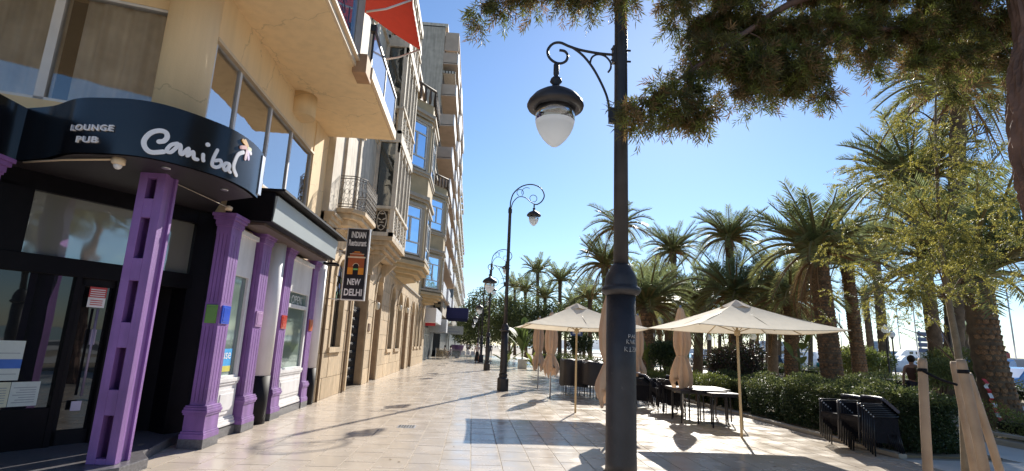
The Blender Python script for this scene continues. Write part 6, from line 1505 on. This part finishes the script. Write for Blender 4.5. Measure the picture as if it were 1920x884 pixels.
    for s in (14, 18):
        p = Vector(V[s]); MB().sphere(p+Vector((0, .02, -.005)), .055*k, n=8, k=5, sz=.7).build('shoe', cn((.03, .03, .03)), t)
    return t
person('woman walking towards us in a pale headscarf and top with a long dark skirt', (.50, 47.5, 0), R(8), 1.62, (.62, .50, .46), (.02, .018, .02), skirt=True, scarf=(.66, .56, .50))
t = thing('shopping_trolley', 'dark shopping trolley bag pulled by the walking woman', 'trolley', (.88, 47.3, 0)); b = MB(); b.box(-.16, -.12, .1, .16, .12, .7); b.build('bag', mat('dark_bag', (.02, .02, .035), .7), t, bevel=.03); MB().tube([(0, .12, .6), (-.1, .15, .98)], .012, 5).build('handle', METAL, t)
for s in (-.14, .14): MB().tube([(s-.015, .1, .07), (s+.015, .1, .07)], .07, 10).build('wheel', BLACKM, t)
person('distant pedestrian in dark clothes right of the third street lamp', (2.55, 74, 0), R(180), 1.72, (.08, .08, .10), (.05, .05, .07))
person('distant pedestrian in a light shirt far down the promenade', (-.7, 92, 0), R(10), 1.7, (.5, .5, .5), (.06, .06, .1))
person('standing person with bare arms and a tan backpack behind the lone wooden stake', (at(1708, 672, 16).x, 16, .05), R(160), 1.72, (.10, .05, .04), (.035, .03, .05), sleeves=False, stride=.05)
t = thing('backpack', 'tan backpack on the standing person behind the lone stake', 'bag', (at(1716, 672, 16).x, 15.82, 1.05)); MB().box(-.14, -.09, 0, .14, .06, .40).build('bag', mat('tan_bag', (.38, .24, .16), .8), t, bevel=.04)
person('person in a teal shirt and orange shorts beside the thick scaly palm', (at(1536, 690, 38).x, 38, .05), R(200), 1.5, (.05, .30, .34), (.62, .22, .05), stride=.08)
for i, (px, Y, c) in enumerate(((833, 58, (.10, .12, .2)), (845, 57, (.35, .3, .28)))):
    person(('seated cafe guest in a dark shirt at the far terrace table', 'seated cafe guest in a light shirt at the far terrace table')[i], (at(px, 665, Y).x, Y, 0), R((90, -90)[i]), 1.7, c, (.03, .03, .05), sit=True)
t = thing('terrace_table', 'dark terrace table with the seated guests by the far shopfronts', 'table', (at(839, 665, 57.5).x, 57.6, 0)); MB().lathe([(.4, .72), (.4, .75)], 16).build('top', BLACKM, t); MB().tube([(0, 0, 0), (0, 0, .72)], .04, 6).build('stem', IRON, t)
for i, (px, Y) in enumerate(((825, 59), (820, 56), (852, 60))):
    t = thing('terrace_sofa', ('dark terrace sofa nearest the far shopfront', 'dark terrace sofa left of the seated guests', 'dark terrace sofa behind the seated guests')[i], 'sofa', (at(px, 668, Y).x, Y, 0)); b = MB(); b.box(-.6, -.35, .15, .6, .35, .42); b.build('seat', BLACKM, t, bevel=.03); MB().box(-.6, .25, .4, .6, .38, .8).build('backrest', BLACKM, t, bevel=.03)
t = thing('glass_screen', 'clear glass wind screen with thin posts round the far terrace', 'screen', (-3.4, 52.5, 0)); b = MB()
for x in (0, 1.5, 3.0): b.box(x-.02, -.02, 0, x+.02, .02, 1.1)
b.build('frame', METAL, t)
for x in (0, 1.5): MB().box(x+.03, -.006, .1, x+1.47, .006, 1.05).build('pane', glass('screen_glass', add=.03), t)
t = thing('purple_planter', 'purple round planter tub by the far terrace', 'planter', (at(857, 668, 62).x, 62, 0)); MB().lathe([(.5, .3), (.72, 1.35), (.78, 1.4), (.7, 1.42)], 18).build('tub', mat('violet_tub', (.09, .05, .16), .6), t)
MB().lathe([(.25, 0), (.2, .3)], 12).build('foot', mat('violet_tub', (.09, .05, .16), .6), t)
for i, (px, Y) in enumerate(((868, 56), (877, 58), (886, 56))):
    c = thing('bistro_chair', ('pale bistro chair left of three beyond the walking woman', 'pale bistro chair in the middle of three beyond the walking woman', 'pale bistro chair nearest the walking woman')[i], 'chair', (at(px, 668, Y).x, Y, 0), 0, 'pale bistro chairs'); MB().box(-.2, -.2, .43, .2, .2, .46).build('seat', WHITE, c); MB().box(-.2, .18, .46, .2, .21, .85).build('backrest', WHITE, c)
    for sx in (-.18, .18):
        for sy in (-.18, .18): MB().tube([(sx, sy, 0), (sx, sy, .44)], .012, 4).build('leg', METAL, c)
# ---- park globe lamps ----
GLOBE = mat('white_globe', (.85, .87, .86), .25, var=.02, trans=.4)
def globe_lamp(lab, px, py, Y, r=.2):
    c = at(px, py, Y); t = thing('globe_lamp', lab, 'street lamp', (c.x, Y, .05)); h = c.z-.05-r
    MB().lathe([(.14, 0), (.14, .3), (.07, .36), (.055, .8), (.045, h-.12), (.09, h-.05), (.11, h)], 10).build('post', IRON, t)
    MB().lathe([(.09, h), (r*.85, h+r*.35), (r, h+r*.9), (r*.85, h+r*1.45), (r*.4, h+r*1.9), (.03, h+r*2.2), (.005, h+r*2.35)], 14).build('globe', GLOBE, t)
    return t
for a in (('globe lamp with a white acorn glass left of the open parasol', 1237, 603, 31, .22), ('small white globe lamp seen between post and dark round shrub', 1223, 629, 44, .2), ('small white globe lamp under the open parasol, left of its pole', 1329, 633, 40, .2),
          ('white globe lamp under the open parasol, just right of its pole', 1412, 631, 34, .22), ('clear globe lamp standing left of the pair beyond the palms', 1660, 618, 31, .22), ('clear globe lamp standing right of the pair beyond the palms', 1672, 627, 35, .22),
          ('globe lamp seen between the two closed parasols', 1009, 632, 52, .2), ('white globe lamp behind the black covered chairs', 1081, 634, 50, .2), ('white globe lamp behind the wooden stakes below the feathery leaves', 1770, 552, 16, .2), ('small white globe lamp left of the scaly palm', 1350, 625, 56, .2)): globe_lamp(*a)
t = thing('street_sign', 'blue and white rectangular sign on a pole behind the covered chairs', 'sign', (at(1081, 620, 40).x, 40, 0)); MB().tube([(0, 0, 0), (0, 0, 3.2)], .03, 6).build('post', METAL, t); MB().box(-.45, -.04, 2.5, .45, -.01, 3.1).build('panel', mat('blue_sign', (.08, .12, .28), .4), t); MB().box(-.3, -.045, 2.62, .3, -.04, 2.98).build('pictogram', WHITE, t); MB().lathe([(.25, 0), (.25, .01)], 16, (0, 0, 0)).build('disc', REDP, t)
# louvred gantry sign
t = thing('gantry_sign', 'large blue grey road sign seen from behind as horizontal slats', 'sign', (at(1750, 650, 48).x, 48, 0)); h0 = at(1750, 662, 48).z
for k in range(4): MB().box(-1.5, -.08, h0+k*.5, 1.5, 0, h0+k*.5+.38).build('slat', mat('sign_back_blue', (.16, .18, .26), .5), t)
MB().box(-1.3, .0, 0, -1.15, .12, h0+2).build('post', METAL, t); MB().box(1.15, .0, 0, 1.3, .12, h0+2).build('post', METAL, t)
# ---- vehicles ----
def car(lab, loc, rz, col, L_=4.2, H_=1.45, W_=1.75, van=False, cat='car'):
    t = thing('parked_car', lab, cat, loc, rz); m_ = mat('car_paint_%d_%d_%d' % tuple(int(c*100) for c in col), col, .25, var=.02, coat=.6); hl = L_/2
    if van: prof = [(-hl, .35), (-hl, H_*.9), (-hl+.15, H_), (hl-1.2, H_), (hl-.5, H_*.62), (hl-.05, H_*.52), (hl, .35)]
    else: prof = [(-hl, .35), (-hl, .85), (-hl+.35, .95), (-hl+.75, H_*.97), (-.1, H_), (.55, H_*.95), (1.15, .98), (hl-.1, .80), (hl, .35)]
    b = MB()
    n = len(prof); vs = []
    for y, s in ((-W_/2, 0), (W_/2, 0)): vs += [(x, y*(1 - .13*max(0, (z-.95)/(H_-.95))), z) for x, z in prof]
    b.add(vs, [tuple(range(n)), tuple(range(n, 2*n))[::-1]] + [(i, n+i, n+(i+1) % n, (i+1) % n) for i in range(n)]); b.build('body', m_, t, bevel=.05)
    g = MB(); z0, z1 = (H_*.55, H_*.88) if van else (.95, H_*.93)
    for s in (-1, 1):
        y = s*W_/2*.985
        if van: g.box(-.3, y-.02*s, z0, hl-1.1, y+.012*s, z1)
        else: g.add([(-hl+.75, y*.99, z0), (.95, y*.99, z0), (.5, y*.90, z1), (-hl+.95, y*.90, z1)], [(0, 1, 2, 3) if s < 0 else (3, 2, 1, 0)]); g.add([(-hl+.75, y*1.004, z0), (.95, y*1.004, z0), (.5, y*.93, z1), (-hl+.95, y*.93, z1)], [(0, 1, 2, 3)])
    g.build('side_windows', GL_DARK, t)
    for x in (-hl+.75, hl-.8):
        for s in (-1, 1):
            w_ = MB(); w_.tube([(x, s*W_/2*.86, .32), (x, s*W_/2*1.0, .32)], .32, 16); w_ = w_.build('wheel', BLACKM, t); r_ = MB(); r_.tube([(x, s*W_/2*.98, .32), (x, s*W_/2*1.02, .32)], .19, 12); r_.build('rim', METAL, w_)
    for s in (-1, 1): MB().box(-hl-.02, s*.6-.12, .72, -hl+.03, s*.6+.12, .84).build('tail_light', REDP, t)
    return t
def gx(px, Y): return at(px, 670, Y).x
car('bright blue van parked beyond the wooden stakes, left of the big palm', (gx(1838, 33), 33, .07), R(200), (.04, .16, .50), 4.6, 1.95, 1.9, van=True, cat='van')
car('blue car at the right photo edge behind the big palm', (gx(1908, 27), 27, .07), R(185), (.08, .22, .50), 4.4, 1.5)
car('dark car parked left of the leaning palms', (gx(1588, 48), 48, .07), R(80), (.02, .025, .05))
car('silver car parked between the leaning palms', (gx(1612, 54), 54, .07), R(85), (.45, .47, .50))
car('white car parked behind the parasol pole', (gx(1462, 60), 60, .07), R(80), (.7, .7, .7))
car('black car parked beneath the white yacht', (gx(1437, 58), 58, .07), R(88), (.015, .015, .02), 4.4, 1.7)
car('white van parked at the right edge beyond the big palm', (gx(1900, 40), 40, .07), R(90), (.65, .66, .68), 5, 2.1, 2, van=True, cat='van')
car('light grey car parked left of the purple shrub', (gx(1302, 70), 70, .07), R(85), (.4, .4, .5))
t = thing('red_kiosk_bus', 'red and dark coach parked behind the blue van', 'bus', (gx(1822, 48), 48, .05), R(10)); b = MB(); b.box(-3, -1.2, .4, 3, 1.2, 2.9); b.build('body', mat('dark_coach', (.05, .05, .08), .3), t, bevel=.1); MB().box(-3.02, -1.22, 2.3, 3.02, 1.22, 2.75).build('red_band', mat('coach_red', (.35, .03, .03), .4), t)
for x in (-2, 2): MB().tube([(x, -1.25, .45), (x, 1.25, .45)], .45, 14).build('wheel', BLACKM, t)
# ---- boats ----
HULL = mat('white_hull', (.78, .79, .80), .3, var=.03)
def yacht(lab, px, Y, L_, rz, mast=0, decks=2, z=.05):
    t = thing('moored_yacht' if not mast else 'sailing_boat', lab, 'boat', (gx(px, Y), Y, z), rz); hl = L_/2; b = MB(); n = 12; vs = []; k = L_/12
    for i in range(n+1):
        f = i/n; x = -hl + L_*f; w_ = 1.7*k*(1 - max(0, (f-.45)/.55)**2.2); z1 = 1.3*k + .7*k*f*f
        vs += [(x, -w_*.55, -.2), (x+.25*f*k, -w_, z1), (x+.25*f*k, w_, z1), (x, w_*.55, -.2)]
    b.add(vs, [q for i in range(n) for q in ((4*i, 4*i+4, 4*i+5, 4*i+1), (4*i+1, 4*i+5, 4*i+6, 4*i+2), (4*i+2, 4*i+6, 4*i+7, 4*i+3), (4*i, 4*i+3, 4*i+7, 4*i+4))] + [(0, 1, 2, 3)], 0, True); b.build('hull', HULL, t)
    for d in range(decks):
        x0, x1, w_, z0 = -hl*.75+.8*d*k, hl*.35-1.6*d*k, 1.25*k-.2*d*k, 1.4*k+1.05*d*k
        b = MB(); b.add([(x0, -w_, z0), (x1+.9*k, -w_, z0), (x1+.9*k, w_, z0), (x0, w_, z0), (x0+.1, -w_*.9, z0+1.0*k), (x1, -w_*.9, z0+1.0*k), (x1, w_*.9, z0+1.0*k), (x0+.1, w_*.9, z0+1.0*k)], [(0,3,2,1), (4,5,6,7), (0,1,5,4), (1,2,6,5), (2,3,7,6), (3,0,4,7)])
        c = b.build('cabin', HULL, t, bevel=.05)
        for i in range(4):
            for s in (-1, 1): xx = x0+.5*k+(x1-x0-.6*k)*i/4; MB().box(xx, s*w_*.93, z0+.35*k, xx+.5*k, s*w_*1.0, z0+.75*k).build('window', GL_DARK, c)
    if mast:
        MB().tube([(0, 0, 1), (0, 0, mast)], .09, 6).build('mast', METAL, t); MB().tube([(0, 0, 2.2), (-hl*.7, 0, 2.3)], .09, 6).build('boom', METAL, t)
        b = MB(); b.tube([(0, 0, mast), (hl*.95, 0, 1.8)], .02, 4); b.tube([(0, 0, mast), (-hl*.95, 0, 1.5)], .02, 4); b.tube([(0, -.9, mast*.6), (0, .9, mast*.6)], .03, 4); b.build('rigging', METAL, t)
    return t
for a in (('white motor yacht with a row of dark windows right of the purple shrub', 1432, 88, 14, R(170), 0, 2), ('white motor yacht between two palm trunks under the parasol edge', 1470, 92, 13, R(165), 0, 2), ('white cruiser half hidden behind the thick scaly palm', 1548, 96, 12, R(170), 0, 2),
          ('white motor boat left of the purple shrub', 1312, 100, 12, R(175), 0, 1), ('white boat moored beyond the leaning palms', 1600, 90, 11, R(10), 0, 1), ('blue and white boat left of the leaning stake group', 1700, 84, 12, R(165), 0, 2),
          ('sailing boat with a mast right of the bulging palm trunk', 1632, 100, 11, R(20), 14, 1), ('sailing boat with a tall mast left of the gantry sign', 1722, 78, 12, R(160), 17, 1), ('sailing boat with a mast seen through the gap by the globe lamps', 1690, 105, 10, R(15), 13, 1),
          ('sailing boat with a slanting mast at the right edge', 1905, 66, 12, R(150), 16, 1), ('sailing boat with a slim mast right of the big palm', 1865, 90, 11, R(10), 15, 1), ('sailing boat whose mast shows above the hedge, farther out', 1580, 120, 10, R(5), 12, 1)): yacht(*a)
# ---- skyline across the harbour ----
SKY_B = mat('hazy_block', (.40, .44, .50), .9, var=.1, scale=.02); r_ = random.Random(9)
labs = ['tallest hazy tower block on the skyline between two palm trunks', 'hazy apartment slab left of the tallest tower on the skyline', 'hazy low block right of the tallest tower', 'hazy apartment block on the skyline near the globe lamps', 'hazy low slab at the left end of the skyline', 'hazy block on the skyline left of the gantry sign', 'hazy block under the gantry sign', 'hazy long block at the right end of the skyline']
for i, (px, hh, wd) in enumerate(((1640, 42, 24), (1622, 24, 30), (1655, 22, 26), (1676, 26, 18), (1590, 16, 50), (1700, 20, 34), (1745, 16, 40), (1860, 18, 80))):
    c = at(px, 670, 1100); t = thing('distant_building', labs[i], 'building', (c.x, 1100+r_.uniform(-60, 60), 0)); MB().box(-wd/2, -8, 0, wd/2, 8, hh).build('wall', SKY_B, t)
    b = MB()
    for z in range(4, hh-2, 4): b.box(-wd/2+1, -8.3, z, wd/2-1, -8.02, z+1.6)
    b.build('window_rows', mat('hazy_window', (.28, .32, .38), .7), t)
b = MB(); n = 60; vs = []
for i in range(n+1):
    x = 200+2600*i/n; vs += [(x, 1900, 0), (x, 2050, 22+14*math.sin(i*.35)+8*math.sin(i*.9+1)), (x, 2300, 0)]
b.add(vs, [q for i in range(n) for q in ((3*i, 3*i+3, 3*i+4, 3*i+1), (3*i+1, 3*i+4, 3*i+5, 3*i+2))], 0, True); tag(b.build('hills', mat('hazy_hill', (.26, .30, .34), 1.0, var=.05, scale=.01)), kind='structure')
